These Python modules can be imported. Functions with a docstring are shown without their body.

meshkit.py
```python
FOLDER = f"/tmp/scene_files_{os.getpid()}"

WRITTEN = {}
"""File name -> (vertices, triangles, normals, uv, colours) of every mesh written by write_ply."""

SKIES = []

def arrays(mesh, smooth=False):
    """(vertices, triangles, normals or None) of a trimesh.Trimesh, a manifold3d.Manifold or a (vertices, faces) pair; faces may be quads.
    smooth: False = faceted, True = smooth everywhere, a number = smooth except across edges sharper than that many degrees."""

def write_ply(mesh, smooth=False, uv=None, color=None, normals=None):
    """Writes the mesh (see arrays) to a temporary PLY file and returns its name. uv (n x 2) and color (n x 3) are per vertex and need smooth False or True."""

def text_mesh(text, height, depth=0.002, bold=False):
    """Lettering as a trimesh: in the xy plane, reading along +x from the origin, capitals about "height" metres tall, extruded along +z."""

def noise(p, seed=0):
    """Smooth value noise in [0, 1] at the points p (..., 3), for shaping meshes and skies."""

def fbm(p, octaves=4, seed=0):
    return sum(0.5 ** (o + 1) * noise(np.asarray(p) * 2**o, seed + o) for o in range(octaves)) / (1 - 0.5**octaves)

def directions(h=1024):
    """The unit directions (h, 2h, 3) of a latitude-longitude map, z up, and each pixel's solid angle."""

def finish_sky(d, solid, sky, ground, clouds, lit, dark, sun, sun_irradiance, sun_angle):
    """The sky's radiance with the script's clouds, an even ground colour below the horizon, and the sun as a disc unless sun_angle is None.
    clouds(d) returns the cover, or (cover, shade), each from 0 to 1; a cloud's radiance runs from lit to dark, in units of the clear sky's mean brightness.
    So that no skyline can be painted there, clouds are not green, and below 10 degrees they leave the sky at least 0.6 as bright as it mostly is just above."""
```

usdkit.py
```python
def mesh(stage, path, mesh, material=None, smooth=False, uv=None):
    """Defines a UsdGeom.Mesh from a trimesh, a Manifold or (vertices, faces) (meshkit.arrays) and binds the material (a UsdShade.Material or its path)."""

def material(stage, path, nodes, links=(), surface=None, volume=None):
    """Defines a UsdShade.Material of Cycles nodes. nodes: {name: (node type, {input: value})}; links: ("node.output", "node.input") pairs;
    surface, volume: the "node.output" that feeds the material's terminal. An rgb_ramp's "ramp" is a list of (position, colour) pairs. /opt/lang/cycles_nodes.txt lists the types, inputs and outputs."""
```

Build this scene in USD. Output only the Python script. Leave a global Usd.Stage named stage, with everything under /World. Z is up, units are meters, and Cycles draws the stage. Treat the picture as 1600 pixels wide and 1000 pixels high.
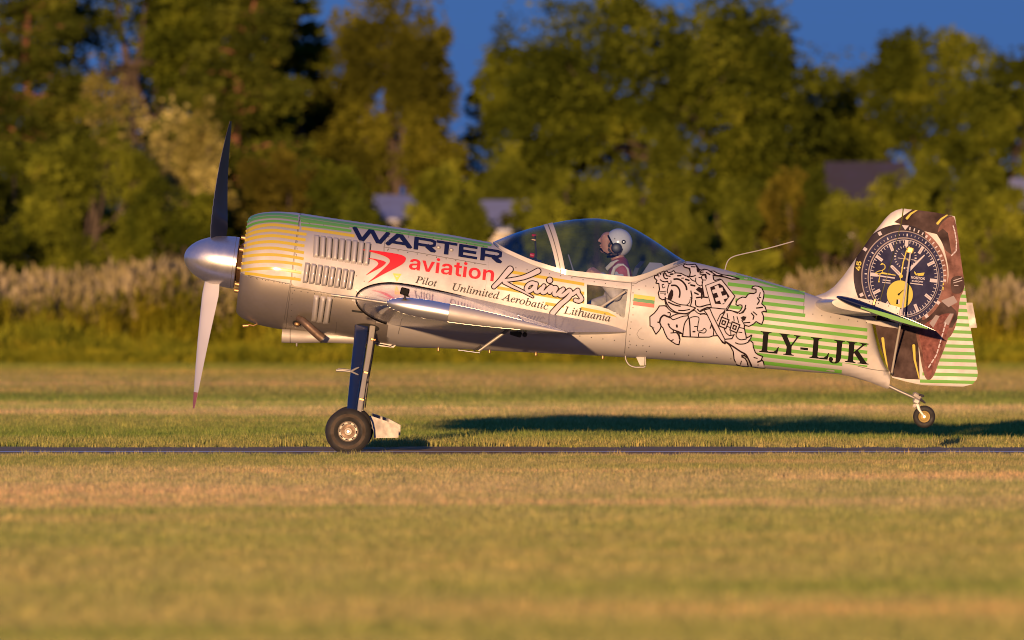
import math, json, random
import numpy as np, trimesh, shapely, meshkit, usdkit
from shapely.geometry import Polygon, LineString, Point, box
from shapely.ops import unary_union
from shapely import affinity
from scipy.interpolate import PchipInterpolator
from pxr import Usd, UsdGeom, UsdLux, UsdShade, Gf, Sdf, Vt

stage = Usd.Stage.CreateInMemory()
UsdGeom.SetStageUpAxis(stage, 'Z')
UsdGeom.SetStageMetersPerUnit(stage, 1.0)
UsdGeom.Xform.Define(stage, '/World')
UsdGeom.Scope.Define(stage, '/World/Looks')
rng = np.random.default_rng(7)

# ------------------------------------------------------------------ camera
H_CAM, D_CAM, F_PX = 1.51, 140.0, 25480.0          # eye height, distance to the aircraft, focal length (in 1/1600 of the picture's width)
cam = UsdGeom.Camera.Define(stage, '/World/camera')
cam.AddTranslateOp().Set(Gf.Vec3d(0, -D_CAM, H_CAM))
cam.AddRotateXOp().Set(90.0 - math.degrees(math.atan(70 / F_PX)))
cam.CreateHorizontalApertureAttr(36.0)
cam.CreateVerticalApertureAttr(22.5)
cam.CreateFocalLengthAttr(36.0 * F_PX / 1600)
cam.CreateFStopAttr(4.8)
cam.CreateFocusDistanceAttr(139.4)
cam.CreateClippingRangeAttr(Gf.Vec2f(1.0, 5000.0))
cam.CreateExposureAttr(0.70)

# ------------------------------------------------------------------ sky and sun
SUN = np.array([-1.35, -15.2, 1.0]); SUN = SUN / np.linalg.norm(SUN)
dome = UsdLux.DomeLight.Define(stage, '/World/sky')
dome.GetPrim().SetCustomDataByKey('kind', 'structure')
sky_mat = usdkit.material(stage, '/World/Looks/sky', {
    'sky': ('sky_texture', {'sky_type': 'single_scattering', 'sun_disc': False, 'sun_elevation': float(math.asin(SUN[2])),
                            'sun_rotation': float(math.atan2(SUN[0], SUN[1])), 'altitude': 100.0, 'air_density': 1.0, 'aerosol_density': 0.3, 'ozone_density': 3.0}),
    'cool': ('mix_color', {'blend_type': 'multiply', 'fac': 1.0, 'b': (0.42, 0.80, 1.90)}),
    'tint': ('mix_color', {'blend_type': 'mix', 'fac': 0.84, 'b': (0.11, 0.48, 1.85)}),        # an even veil of blue evening haze over the whole sky
    'bg': ('background_shader', {'strength': 0.13})},
    [('sky.color', 'cool.a'), ('cool.result', 'tint.a'), ('tint.result', 'bg.color')], surface='bg.background')
UsdShade.MaterialBindingAPI.Apply(dome.GetPrim()).Bind(sky_mat)
sun = UsdLux.DistantLight.Define(stage, '/World/sun')
zx = SUN; xx = np.cross([0, 0, 1], zx); xx /= np.linalg.norm(xx); yx = np.cross(zx, xx)
sun.AddTransformOp().Set(Gf.Matrix4d(*xx, 0, *yx, 0, *zx, 0, 0, 0, 0, 1))
sun.CreateNormalizeAttr(True)
sun.CreateIntensityAttr(1.25)
sun.CreateAngleAttr(0.5)
sun.CreateColorAttr(Gf.Vec3f(1.0, 0.61, 0.31))

# ------------------------------------------------------------------ helpers
taken = set()
def numbered(parent, name):
    k, n = 0, name
    while f'{parent}/{n}' in taken:
        k += 1
        n = f'{name}_{k:03d}'
    taken.add(f'{parent}/{n}')
    return f'{parent}/{n}'

def tag(prim, label=None, category=None, group=None, kind=None):
    for k, v in (('label', label), ('category', category), ('group', group), ('kind', kind)):
        if v:
            prim.SetCustomDataByKey(k, v)
    return prim

def put(name, mesh, mat, parent='/World', smooth=35, normals=None, **t):
    """one Mesh prim; returns its path"""
    path = numbered(parent, name)
    if normals is not None:
        m = usdkit.mesh(stage, path, mesh, MAT[mat])
        m.CreateNormalsAttr(Vt.Vec3fArray.FromNumpy(np.asarray(normals, np.float32)))
        m.SetNormalsInterpolation('vertex')
    else:
        m = usdkit.mesh(stage, path, mesh, MAT[mat], smooth=smooth)
    m.CreateDoubleSidedAttr(True)
    tag(m.GetPrim(), **t)
    return path

def thing(name, label, category, loc=(0, 0, 0), rot=(0, 0, 0), group=None, kind=None):
    path = numbered('/World', name)
    x = UsdGeom.Xform.Define(stage, path)
    x.AddTranslateOp().Set(Gf.Vec3d(*map(float, loc)))
    if any(rot):
        x.AddRotateXYZOp().Set(Gf.Vec3f(*map(float, rot)))
    tag(x.GetPrim(), label, category, group, kind)
    return path

def cat(*ms):
    ms = [m for m in ms if m is not None]
    return trimesh.util.concatenate([m if isinstance(m, trimesh.Trimesh) else trimesh.Trimesh(*m, process=False) for m in ms])

def tube(points, radii, sides=12, caps=True, flat=1.0):
    p = np.asarray(points, float)
    r = np.broadcast_to(np.asarray(radii, float), (len(p),))
    t = np.gradient(p, axis=0); t /= np.linalg.norm(t, axis=1, keepdims=True) + 1e-12
    ref = np.array([0, 0, 1.0]) if abs(t[:, 2]).mean() < 0.8 else np.array([0, 1.0, 0])
    a = np.cross(t, ref); a /= np.linalg.norm(a, axis=1, keepdims=True) + 1e-12
    b = np.cross(t, a)
    g = np.arange(sides) * 2 * np.pi / sides
    v = (p[:, None] + r[:, None, None] * (np.cos(g)[None, :, None] * a[:, None] + flat * np.sin(g)[None, :, None] * b[:, None])).reshape(-1, 3)
    i, j = np.meshgrid(np.arange(len(p) - 1), np.arange(sides), indexing='ij')
    k = (j + 1) % sides
    q = np.stack([i * sides + j, (i + 1) * sides + j, (i + 1) * sides + k, i * sides + k], -1).reshape(-1, 4)
    f = np.vstack([q[:, [0, 1, 2]], q[:, [0, 2, 3]]])
    if caps:
        v = np.vstack([v, p[0], p[-1]])
        n0, n1 = len(v) - 2, len(v) - 1
        s = np.arange(sides); e = (s + 1) % sides
        o = (len(p) - 1) * sides
        f = np.vstack([f, np.stack([np.full(sides, n0), s, e], 1), np.stack([np.full(sides, n1), o + e, o + s], 1)])
    return trimesh.Trimesh(v, f, process=False)

def grid(P, closed=False, flip=False):
    """P: (n, m, 3) points as a quad sheet"""
    n, m = P.shape[:2]
    mm = m if closed else m - 1
    i, j = np.meshgrid(np.arange(n - 1), np.arange(mm), indexing='ij')
    k = (j + 1) % m
    q = np.stack([i * m + j, i * m + k, (i + 1) * m + k, (i + 1) * m + j], -1).reshape(-1, 4)
    f = np.vstack([q[:, [0, 1, 2]], q[:, [0, 2, 3]]])
    if flip:
        f = f[:, ::-1]
    return trimesh.Trimesh(P.reshape(-1, 3), f, process=False)

def boxm(size, at=(0, 0, 0), rot=None, bevel=0.0):
    """box with chamfered edges"""
    s = np.asarray(size, float) / 2
    if bevel > 0:
        b = min(bevel, s.min() * 0.9)
        pts = []
        for sx in (-1, 1):
            for sy in (-1, 1):
                for sz in (-1, 1):
                    pts += [(sx * (s[0] - b), sy * (s[1] - b), sz * s[2]), (sx * (s[0] - b), sy * s[1], sz * (s[2] - b)), (sx * s[0], sy * (s[1] - b), sz * (s[2] - b))]
        m = trimesh.convex.convex_hull(np.array(pts))
    else:
        m = trimesh.creation.box(s * 2)
    if rot is not None:
        m.apply_transform(trimesh.transformations.euler_matrix(*np.radians(rot)))
    m.apply_translation(at)
    return m

def ball(r, at, sub=3, scale=(1, 1, 1)):
    m = trimesh.creation.icosphere(sub, r)
    m.apply_scale(scale)
    m.apply_translation(at)
    return m

def lathe(profile, axis='y', at=(0, 0, 0), n=48):
    """profile of (radius, along)"""
    p = np.asarray(profile, float)
    g = np.arange(n) * 2 * np.pi / n
    c, s = np.cos(g), np.sin(g)
    r, h = p[:, 0][:, None], np.broadcast_to(p[:, 1][:, None], (len(p), n))
    P = {'y': np.stack([r * c, h, r * s], -1), 'x': np.stack([h, r * c, r * s], -1), 'z': np.stack([r * c, r * s, h], -1)}[axis]
    m = grid(P, closed=True)
    m.apply_translation(at)
    return m

# ------------------------------------------------------------------ materials
MAT = {}
def paint(name, color, rough=0.4, metal=0.0, coat=0.0, spec=0.5, vary=0.0, scale=6.0, bump=0.0, bscale=40.0, **extra):
    nodes = {'p': ('principled_bsdf', {'base_color': color, 'roughness': rough, 'metallic': metal, 'coat_weight': coat, 'specular_ior_level': spec, **extra})}
    links = []
    if vary:
        c = np.array(color)
        nodes.update({'tc': ('texture_coordinate', {}), 'n': ('noise_texture', {'scale': scale, 'detail': 5.0, 'roughness': 0.6}),
                      'r': ('rgb_ramp', {'ramp': [(0.3, tuple(c * (1 - vary))), (0.7, tuple(np.minimum(c * (1 + vary * 0.6), 1)))]}),
                      'm': ('map_range', {'from_min': 0.3, 'from_max': 0.7, 'to_min': min(rough * 1.25, 1), 'to_max': rough * 0.85})})
        links += [('tc.object', 'n.vector'), ('n.fac', 'r.fac'), ('r.color', 'p.base_color'), ('n.fac', 'm.value'), ('m.result', 'p.roughness')]
    if bump:
        nodes.update({'tc': ('texture_coordinate', {}), 'bn': ('noise_texture', {'scale': bscale, 'detail': 3.0}), 'b': ('bump', {'strength': bump, 'distance': 0.01})})
        links += [('tc.object', 'bn.vector'), ('bn.fac', 'b.height'), ('b.normal', 'p.normal')]
    MAT[name] = usdkit.material(stage, f'/World/Looks/{name}', nodes, links, surface='p.BSDF')

paint('silver_paint', (0.405, 0.375, 0.36), 0.64, 0.62, 0.4, vary=0.07, scale=2.2, bump=0.03, bscale=5.0, coat_roughness=0.07)
paint('shaded_cowl_metal', (0.27, 0.235, 0.205), 0.46, 0.75, 0.1, vary=0.25, scale=4.0, bump=0.07, bscale=6.0)  # bare metal, with the brown surroundings it mirrors put into the colour
paint('white_decal', (0.37, 0.335, 0.36), 0.6, 0.0, 0.0, 0.2)
paint('black_decal', (0.006, 0.005, 0.005), 0.6, 0.0, 0.0, 0.06)
paint('outline_decal', (0.012, 0.006, 0.007), 0.6, 0.0, 0.0, 0.06)
paint('navy_decal', (0.005, 0.008, 0.04), 0.55, 0.0, 0.15, 0.12)
paint('red_decal', (0.42, 0.014, 0.022), 0.55, 0.0, 0.1, 0.2)
paint('yellow_decal', (0.36, 0.265, 0.020), 0.55, 0.0, 0.5, 0.3, coat_roughness=0.07)
paint('green_decal', (0.085, 0.25, 0.03), 0.55, 0.0, 0.5, 0.3, coat_roughness=0.07)
paint('gold_decal', (0.62, 0.42, 0.06), 0.35, 0.0, 0.3)
paint('flag_yellow', (0.62, 0.32, 0.015), 0.4)
paint('flag_green', (0.0, 0.13, 0.02), 0.4)
paint('flag_red', (0.50, 0.022, 0.012), 0.4)
paint('grey_print', (0.035, 0.03, 0.03), 0.6, 0.0, 0.0, 0.2)
paint('seam', (0.05, 0.045, 0.045), 0.6)
paint('bare_metal', (0.27, 0.25, 0.235), 0.5, 0.6, vary=0.08, scale=14.0)
paint('chrome', (0.70, 0.68, 0.66), 0.34, 0.9)
paint('spinner_metal', (0.66, 0.63, 0.62), 0.30, 0.95, vary=0.06, scale=5.0, anisotropic=0.5)
paint('blade_grey', (0.52, 0.49, 0.49), 0.32, 0.1, 0.3, vary=0.05, scale=8)
paint('blade_dark', (0.008, 0.011, 0.028), 0.28, 0.0, 0.3)
paint('tip_red', (0.26, 0.085, 0.075), 0.4)
paint('gear_blue', (0.006, 0.014, 0.062), 0.2, 0.1, 0.5, vary=0.12, scale=6)
paint('grey_paint', (0.30, 0.28, 0.26), 0.45, 0.2, vary=0.1, scale=10)
paint('exhaust', (0.13, 0.085, 0.06), 0.55, 0.6, vary=0.35, scale=18, bump=0.1)
paint('brass', (0.38, 0.22, 0.10), 0.45, 0.8)
paint('fairing_paint', (0.24, 0.215, 0.20), 0.55, 0.4, 0.2, vary=0.12, scale=9)
paint('dust_sheen_rubber', (0.042, 0.029, 0.020), 0.9, vary=0.4, scale=14)  # rubber browned for dust and for a painted sun sheen
paint('dark_metal', (0.045, 0.04, 0.04), 0.45, 0.5)
paint('engine_metal', (0.22, 0.13, 0.07), 0.4, 0.8, vary=0.4, scale=20)
paint('black_void', (0.008, 0.007, 0.007), 0.8)
paint('rubber', (0.013, 0.011, 0.010), 0.75, vary=0.35, scale=12, bump=0.15, bscale=30)
paint('rim_metal', (0.36, 0.31, 0.26), 0.5, 0.4)
paint('rim_yellow', (0.30, 0.21, 0.06), 0.4, 0.3)
paint('cockpit_dark', (0.022, 0.022, 0.026), 0.6)
paint('cockpit_grey', (0.16, 0.16, 0.18), 0.6)
paint('copper_print', (0.15, 0.068, 0.055), 0.62, 0.0, 0.0, 0.12, vary=0.6, scale=9)
paint('brown_print', (0.048, 0.027, 0.025), 0.62, 0.0, 0.0, 0.12, vary=0.6, scale=7)
paint('bezel_print', (0.024, 0.017, 0.024), 0.62, 0.0, 0.0, 0.12, vary=0.4, scale=5)
paint('dial_print', (0.015, 0.015, 0.048), 0.62, 0.0, 0.0, 0.12, vary=0.35, scale=6)
paint('ring_print', (0.22, 0.18, 0.18), 0.62, 0.0, 0.0, 0.12)
paint('blue_print', (0.02, 0.026, 0.075), 0.62, 0.0, 0.0, 0.12)
paint('lining_print', (0.15, 0.052, 0.045), 0.65, 0.0, 0.0, 0.12, vary=0.5, scale=25)
paint('watch_yellow', (0.40, 0.33, 0.06), 0.6, 0.0, 0.0, 0.15)
paint('skin', (0.42, 0.20, 0.13), 0.5, subsurface_weight=0.1)
paint('helmet_white', (0.55, 0.52, 0.48), 0.28, 0.0, 0.4)
paint('suit_red', (0.34, 0.075, 0.085), 0.75, vary=0.25, scale=20, bump=0.3, bscale=25)
paint('suit_grey', (0.36, 0.35, 0.36), 0.8, vary=0.2, scale=20, bump=0.3, bscale=25)
paint('strap_cream', (0.45, 0.40, 0.33), 0.7)
# glazing: mostly see-through, reflecting by the angle of view
MAT['canopy_glass'] = usdkit.material(stage, '/World/Looks/canopy_glass', {
    'lw': ('layer_weight', {'blend': 0.5}), 'pw': ('math', {'math_type': 'power', 'value2': 4.5}), 'fr': ('math', {'math_type': 'multiply_add', 'value2': 0.93, 'value3': 0.065}), 't': ('transparent_bsdf', {'color': (0.62, 0.71, 0.84)}), 'g': ('glossy_bsdf', {'color': (1, 1, 1), 'roughness': 0.02}),
    'x': ('mix_closure', {})}, [('lw.facing', 'pw.value1'), ('pw.value', 'fr.value1'), ('fr.value', 'x.fac'), ('t.BSDF', 'x.closure1'), ('g.BSDF', 'x.closure2')], surface='x.closure')
MAT['window_glass'] = usdkit.material(stage, '/World/Looks/window_glass', {
    'lw': ('layer_weight', {'blend': 0.5}), 'pw': ('math', {'math_type': 'power', 'value2': 5.0}), 'fr': ('math', {'math_type': 'multiply_add', 'value2': 0.95, 'value3': 0.05}), 't': ('transparent_bsdf', {'color': (0.85, 0.86, 0.86)}), 'g': ('glossy_bsdf', {'color': (1, 1, 1), 'roughness': 0.03}),
    'x': ('mix_closure', {})}, [('lw.facing', 'pw.value1'), ('pw.value', 'fr.value1'), ('fr.value', 'x.fac'), ('t.BSDF', 'x.closure1'), ('g.BSDF', 'x.closure2')], surface='x.closure')
# ------------------------------------------------------------------ the field
KZ = D_CAM / 55.0
GAIN = (2.25, 2.40, 2.35)
FIELD = [(-60, (.185, .155, .058)), (-27, (.19, .157, .060)), (-23, (.178, .152, .057)), (-20, (.165, .145, .052)), (-16.5, (.17, .148, .056)), (-14, (.205, .158, .078)), (-10, (.215, .163, .086)),
         (-7, (.20, .155, .075)), (-4, (.165, .135, .058)), (-1, (.17, .135, .06)), (1.6, (.15, .13, .045)), (3, (.10, .112, .030)), (6, (.115, .118, .034)), (11, (.14, .125, .046)), (13.5, (.20, .158, .08)),
         (16.5, (.22, .175, .085)), (19, (.115, .125, .035)), (24, (.125, .125, .037)), (28, (.19, .15, .06)), (34, (.23, .165, .075)), (41, (.20, .155, .05)), (48, (.16, .15, .03)), (55, (.105, .115, .018)), (70, (.08, .09, .014)), (100, (.08, .09, .015))]
def field_color(random_blade):
    """the colour of turf: dry and green bands along the runway, broken up by noise"""
    lo, hi = -160.0, 270.0
    nodes = {'g': ('geometry', {}), 'map': ('mapping', {'scale': (0.06, 0.06, 0.2)}), 'n1': ('noise_texture', {'scale': 1.0, 'detail': 4.0, 'roughness': 0.6}),
             'sep': ('separate_xyz', {}), 'sh': ('math', {'math_type': 'multiply_add', 'value2': 22.0, 'value3': -11.0}), 'ad': ('math', {'math_type': 'add'}),
             'mr': ('map_range', {'from_min': lo, 'from_max': hi}), 'ramp': ('rgb_ramp', {'ramp': [((y * KZ - lo) / (hi - lo), tuple(min(q * g_, .62) for q, g_ in zip(c, GAIN))) for y, c in FIELD]}),
             'map2': ('mapping', {'scale': (0.11, 0.20, 0.9)}), 'n2': ('noise_texture', {'scale': 1.0, 'detail': 6.0, 'roughness': 0.65}),
             'r2': ('rgb_ramp', {'ramp': [(0.28, (0.48, 0.72, 0.42)), (0.42, (.80, .93, .75)), (0.54, (1, 1, 1)), (0.68, (1.38, 1.12, 1.15))]}),
             'mul': ('mix_color', {'blend_type': 'multiply', 'fac': 1.0, 'use_clamp': False})}
    links = [('g.position', 'map.vector'), ('map.vector', 'n1.vector'), ('g.position', 'sep.vector'), ('n1.fac', 'sh.value1'), ('sh.value', 'ad.value1'), ('sep.y', 'ad.value2'),
             ('ad.value', 'mr.value'), ('mr.result', 'ramp.fac'), ('g.position', 'map2.vector'), ('map2.vector', 'n2.vector'), ('n2.fac', 'r2.fac'), ('ramp.color', 'mul.a'), ('r2.color', 'mul.b')]
    out = 'mul.result'
    if random_blade:
        nodes.update({'oi': ('object_info', {}), 'r3': ('rgb_ramp', {'ramp': [(0, (0.60, 0.72, 0.55)), (0.5, (1, 1, 1)), (0.85, (1.25, 1.15, 1.05)), (1, (1.7, 1.5, 1.35))]}),
                      'mul2': ('mix_color', {'blend_type': 'multiply', 'fac': 1.0})})
        links += [('oi.random', 'r3.fac'), ('mul.result', 'mul2.a'), ('r3.color', 'mul2.b')]
        out = 'mul2.result'
    return nodes, links, out

n_, l_, o_ = field_color(False)
n_['p'] = ('principled_bsdf', {'roughness': 0.95, 'specular_ior_level': 0.1}); n_['dk'] = ('mix_color', {'blend_type': 'multiply', 'fac': 1.0, 'b': (0.8, 0.8, 0.8)})
n_['bn'] = ('noise_texture', {'scale': 14.0, 'detail': 4.0}); n_['b'] = ('bump', {'strength': 0.8, 'distance': 0.05})
MAT['turf'] = usdkit.material(stage, '/World/Looks/turf', n_, l_ + [(o_, 'dk.a'), ('dk.result', 'p.base_color'), ('g.position', 'bn.vector'), ('bn.fac', 'b.height'), ('b.normal', 'p.normal')], surface='p.BSDF')
n_, l_, o_ = field_color(True)
n_['d'] = ('diffuse_bsdf', {}); n_['t'] = ('translucent_bsdf', {}); n_['x'] = ('mix_closure', {'fac': 0.25})
MAT['grass_blade'] = usdkit.material(stage, '/World/Looks/grass_blade', n_, l_ + [(o_, 'd.color'), (o_, 't.color'), ('d.BSDF', 'x.closure1'), ('t.BSDF', 'x.closure2')], surface='x.closure')

xs = np.unique(np.concatenate([np.linspace(-2500, -40, 12), np.linspace(-40, 40, 81), np.linspace(40, 2500, 12)]))
ys = np.unique(np.concatenate([np.linspace(-400, -100, 8), np.linspace(-100, -5.2, 100), np.linspace(5.2, 260, 150), np.linspace(260, 3000, 12), [-4.8, -4.6, 4.6, 4.8]]))
GX, GY = np.meshgrid(xs, ys, indexing='ij')
GZ = (meshkit.fbm(np.stack([GX * 0.25, GY * 0.4, 0 * GX], -1), 3, 3) - 0.5) * 0.07 * np.clip((np.abs(GY) - 4.7) / 7, 0, 1) * (np.abs(GX) < 60)
GZ -= 0.012
p = put('grass_field', grid(np.stack([GX, GY, GZ], -1), flip=True), 'turf', smooth=True)
p = tag(stage.GetPrimAtPath(p), 'mown grass airfield ground with dry tan and green bands', 'ground', kind='structure')

MAT['asphalt'] = usdkit.material(stage, '/World/Looks/asphalt', {
    'g': ('geometry', {}), 'm': ('mapping', {'scale': (0.6, 2.0, 1)}), 'n': ('noise_texture', {'scale': 1.5, 'detail': 6.0, 'roughness': 0.7}),
    'r': ('rgb_ramp', {'ramp': [(0.3, (.26, .18, .10)), (0.55, (.40, .28, .15)), (0.75, (.52, .37, .21))]}),
    'bn': ('noise_texture', {'scale': 90.0, 'detail': 3.0}), 'b': ('bump', {'strength': 0.5, 'distance': 0.01}), 'p': ('principled_bsdf', {'roughness': 1.0, 'specular_ior_level': 0.05})},
    [('g.position', 'm.vector'), ('m.vector', 'n.vector'), ('n.fac', 'r.fac'), ('r.color', 'p.base_color'), ('g.position', 'bn.vector'), ('bn.fac', 'b.height'), ('b.normal', 'p.normal')], surface='p.BSDF')
paint('line_paint', (0.80, 0.77, 0.74), 0.6, vary=0.12, scale=3)
RW0, RW1 = -4.4, 3.3
def strip(y0, y1, z, nx=120):
    e = meshkit.noise(np.stack([np.linspace(-400, 400, nx + 1) * 1.7, np.zeros(nx + 1), np.zeros(nx + 1)], -1), 5)
    x = np.linspace(-400, 400, nx + 1)
    return grid(np.stack([np.stack([x, np.full(nx + 1, y0), np.full(nx + 1, z)], -1), np.stack([x, np.full(nx + 1, y1), np.full(nx + 1, z)], -1)]), flip=False)
rw = put('runway', strip(RW0, RW1, 0.004), 'asphalt', smooth=False)
tag(stage.GetPrimAtPath(rw), 'narrow dark asphalt runway strip crossing the whole field', 'runway', kind='structure')
cl = put('runway_marking', strip(-1.3, -0.7, 0.008), 'line_paint', smooth=False)
tag(stage.GetPrimAtPath(cl), 'thin white painted line along the asphalt runway', 'road marking', kind='structure')

def tuft(n, h, spread, lean, w, r):
    V, Fc = [], []
    for _ in range(n):
        a, d = r.uniform(0, 2 * np.pi), spread * math.sqrt(r.uniform())
        o = np.array([d * math.cos(a), d * math.sin(a), -0.01])
        hh = h * r.uniform(0.45, 1.0)
        b = r.uniform(0, 2 * np.pi); k = lean * r.uniform(0.2, 1.0)
        dirx = np.array([math.cos(b), math.sin(b), 0]); side = np.array([-math.sin(b), math.cos(b), 0]) * w * r.uniform(0.7, 1.3)
        m = o + dirx * hh * k * 0.35 + [0, 0, hh * 0.6]
        t = o + dirx * hh * k * 1.0 + [0, 0, hh * (1 - 0.25 * k)]
        i = len(V)
        V += [o - side, o + side, m - side * 0.8, m + side * 0.8, t]
        Fc += [(i, i + 1, i + 3), (i, i + 3, i + 2), (i + 2, i + 3, i + 4)]
    return trimesh.Trimesh(np.array(V), np.array(Fc), process=False)

def scatter(name, protos, mats, pos, scale, rz, label, category, rn, proto_name):
    path = numbered('/World', name)
    pi = UsdGeom.PointInstancer.Define(stage, path)
    rel = pi.CreatePrototypesRel()
    for m, mt in zip(protos, mats):
        rel.AddTarget(put(proto_name, m, mt, parent=path, smooth=False))
    n = len(pos)
    pi.CreateProtoIndicesAttr(Vt.IntArray.FromNumpy(rn.integers(0, len(protos), n).astype(np.int32)))
    pi.CreatePositionsAttr(Vt.Vec3fArray.FromNumpy(np.asarray(pos, np.float32)))
    pi.CreateScalesAttr(Vt.Vec3fArray.FromNumpy(np.asarray(scale, np.float32)))
    q = np.zeros((n, 4)); q[:, 0] = np.cos(rz / 2); q[:, 3] = np.sin(rz / 2)
    pi.CreateOrientationsAttr(Vt.QuathArray([Gf.Quath(float(a[0]), 0, 0, float(a[3])) for a in q]))
    tag(pi.GetPrim(), label, category, kind='stuff')
    return path

gr = np.random.default_rng(11)
protos = [tuft(16, 0.085, 0.07, 0.9, 0.0028, gr) for _ in range(5)] + [tuft(7, 0.13, 0.05, 0.6, 0.0022, gr)]
def field_points(y0, y1, n, pad=3.6):
    y = gr.uniform(y0, y1, n * 3)
    half = 0.0315 * (y + D_CAM) + pad
    y = y[gr.uniform(0, 1, len(y)) < half / half.max()][:n]
    x = gr.uniform(-1, 1, len(y)) * (0.0315 * (y + D_CAM) + pad)
    return np.stack([x, y, np.zeros(len(y))], -1)
pts = np.vstack([field_points(-78, -4.5, 86000), field_points(-12, -4.5, 12500), field_points(3.4, 52, 52000), field_points(52, 148, 54000)])
s = gr.uniform(0.7, 1.25, len(pts))
near = (pts[:, 1] > -14) & (pts[:, 1] < -4.4)
s = np.where(near, s * 0.62, np.where(pts[:, 1] > 2, s * 1.15, s * 0.85))
far = pts[:, 1] > 52
ne = 2600                                                       # turf creeping over both edges of the asphalt
edge_x = gr.uniform(-8, 8, ne); edge_y = np.where(gr.uniform(0, 1, ne) < .7, RW1 - np.abs(gr.normal(0, .35, ne)), RW0 + np.abs(gr.normal(0, .6, ne)))
ke = meshkit.noise(np.stack([edge_x * 1.6, edge_y * 0, edge_y * 0], -1), 8) > .42
pts = np.vstack([pts, np.stack([edge_x, edge_y, np.zeros(ne)], -1)[ke]]); s = np.concatenate([s, gr.uniform(.45, .9, int(ke.sum()))])
far = pts[:, 1] > 52
sc = np.stack([s * np.where(far, 2.0, 1), s * np.where(far, 2.0, 1), s], -1)
scatter('mown_grass', protos, ['grass_blade'] * 6, pts, sc, gr.uniform(0, 6.28, len(pts)), 'short mown grass, green and dry, over the whole airfield', 'grass', gr, 'grass_tuft')

# ------------------------------------------------------------------ the tall weeds at the field's far edge
def leaf_mat(name, cols, transl=0.3, island=True):
    nodes = {'g': ('geometry', {}), 'oi': ('object_info', {}), 'r': ('rgb_ramp', {'ramp': cols}), 'd': ('diffuse_bsdf', {}), 't': ('translucent_bsdf', {}), 'x': ('mix_closure', {'fac': transl}),
             'nz': ('noise_texture', {'scale': 0.8, 'detail': 3.0}), 'nc': ('map_range', {'from_min': 0.32, 'from_max': 0.68, 'clamp': True}), 'av': ('mix_float', {'fac': 0.6})}
    links = [('g.random_per_island' if island else 'oi.random', 'av.a'), ('g.position', 'nz.vector'), ('nz.fac', 'nc.value'), ('nc.result', 'av.b'), ('av.result', 'r.fac'),
             ('r.color', 'd.color'), ('r.color', 't.color'), ('d.BSDF', 'x.closure1'), ('t.BSDF', 'x.closure2')]
    MAT[name] = usdkit.material(stage, f'/World/Looks/{name}', nodes, links, surface='x.closure')
leaf_mat('weed_seed', [(0.2, (.22, .18, .08)), (0.5, (.33, .27, .16)), (0.8, (.42, .34, .23))], 0.2)
leaf_mat('weed_green', [(0.2, (.15, .15, .010)), (0.5, (.27, .235, .018)), (0.75, (.38, .29, .032)), (0.95, (.46, .22, .04))], 0.25)
leaf_mat('weed_dark', [(0.2, (.18, .19, .014)), (0.5, (.36, .33, .024)), (0.8, (.52, .38, .04))], 0.25)

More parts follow.
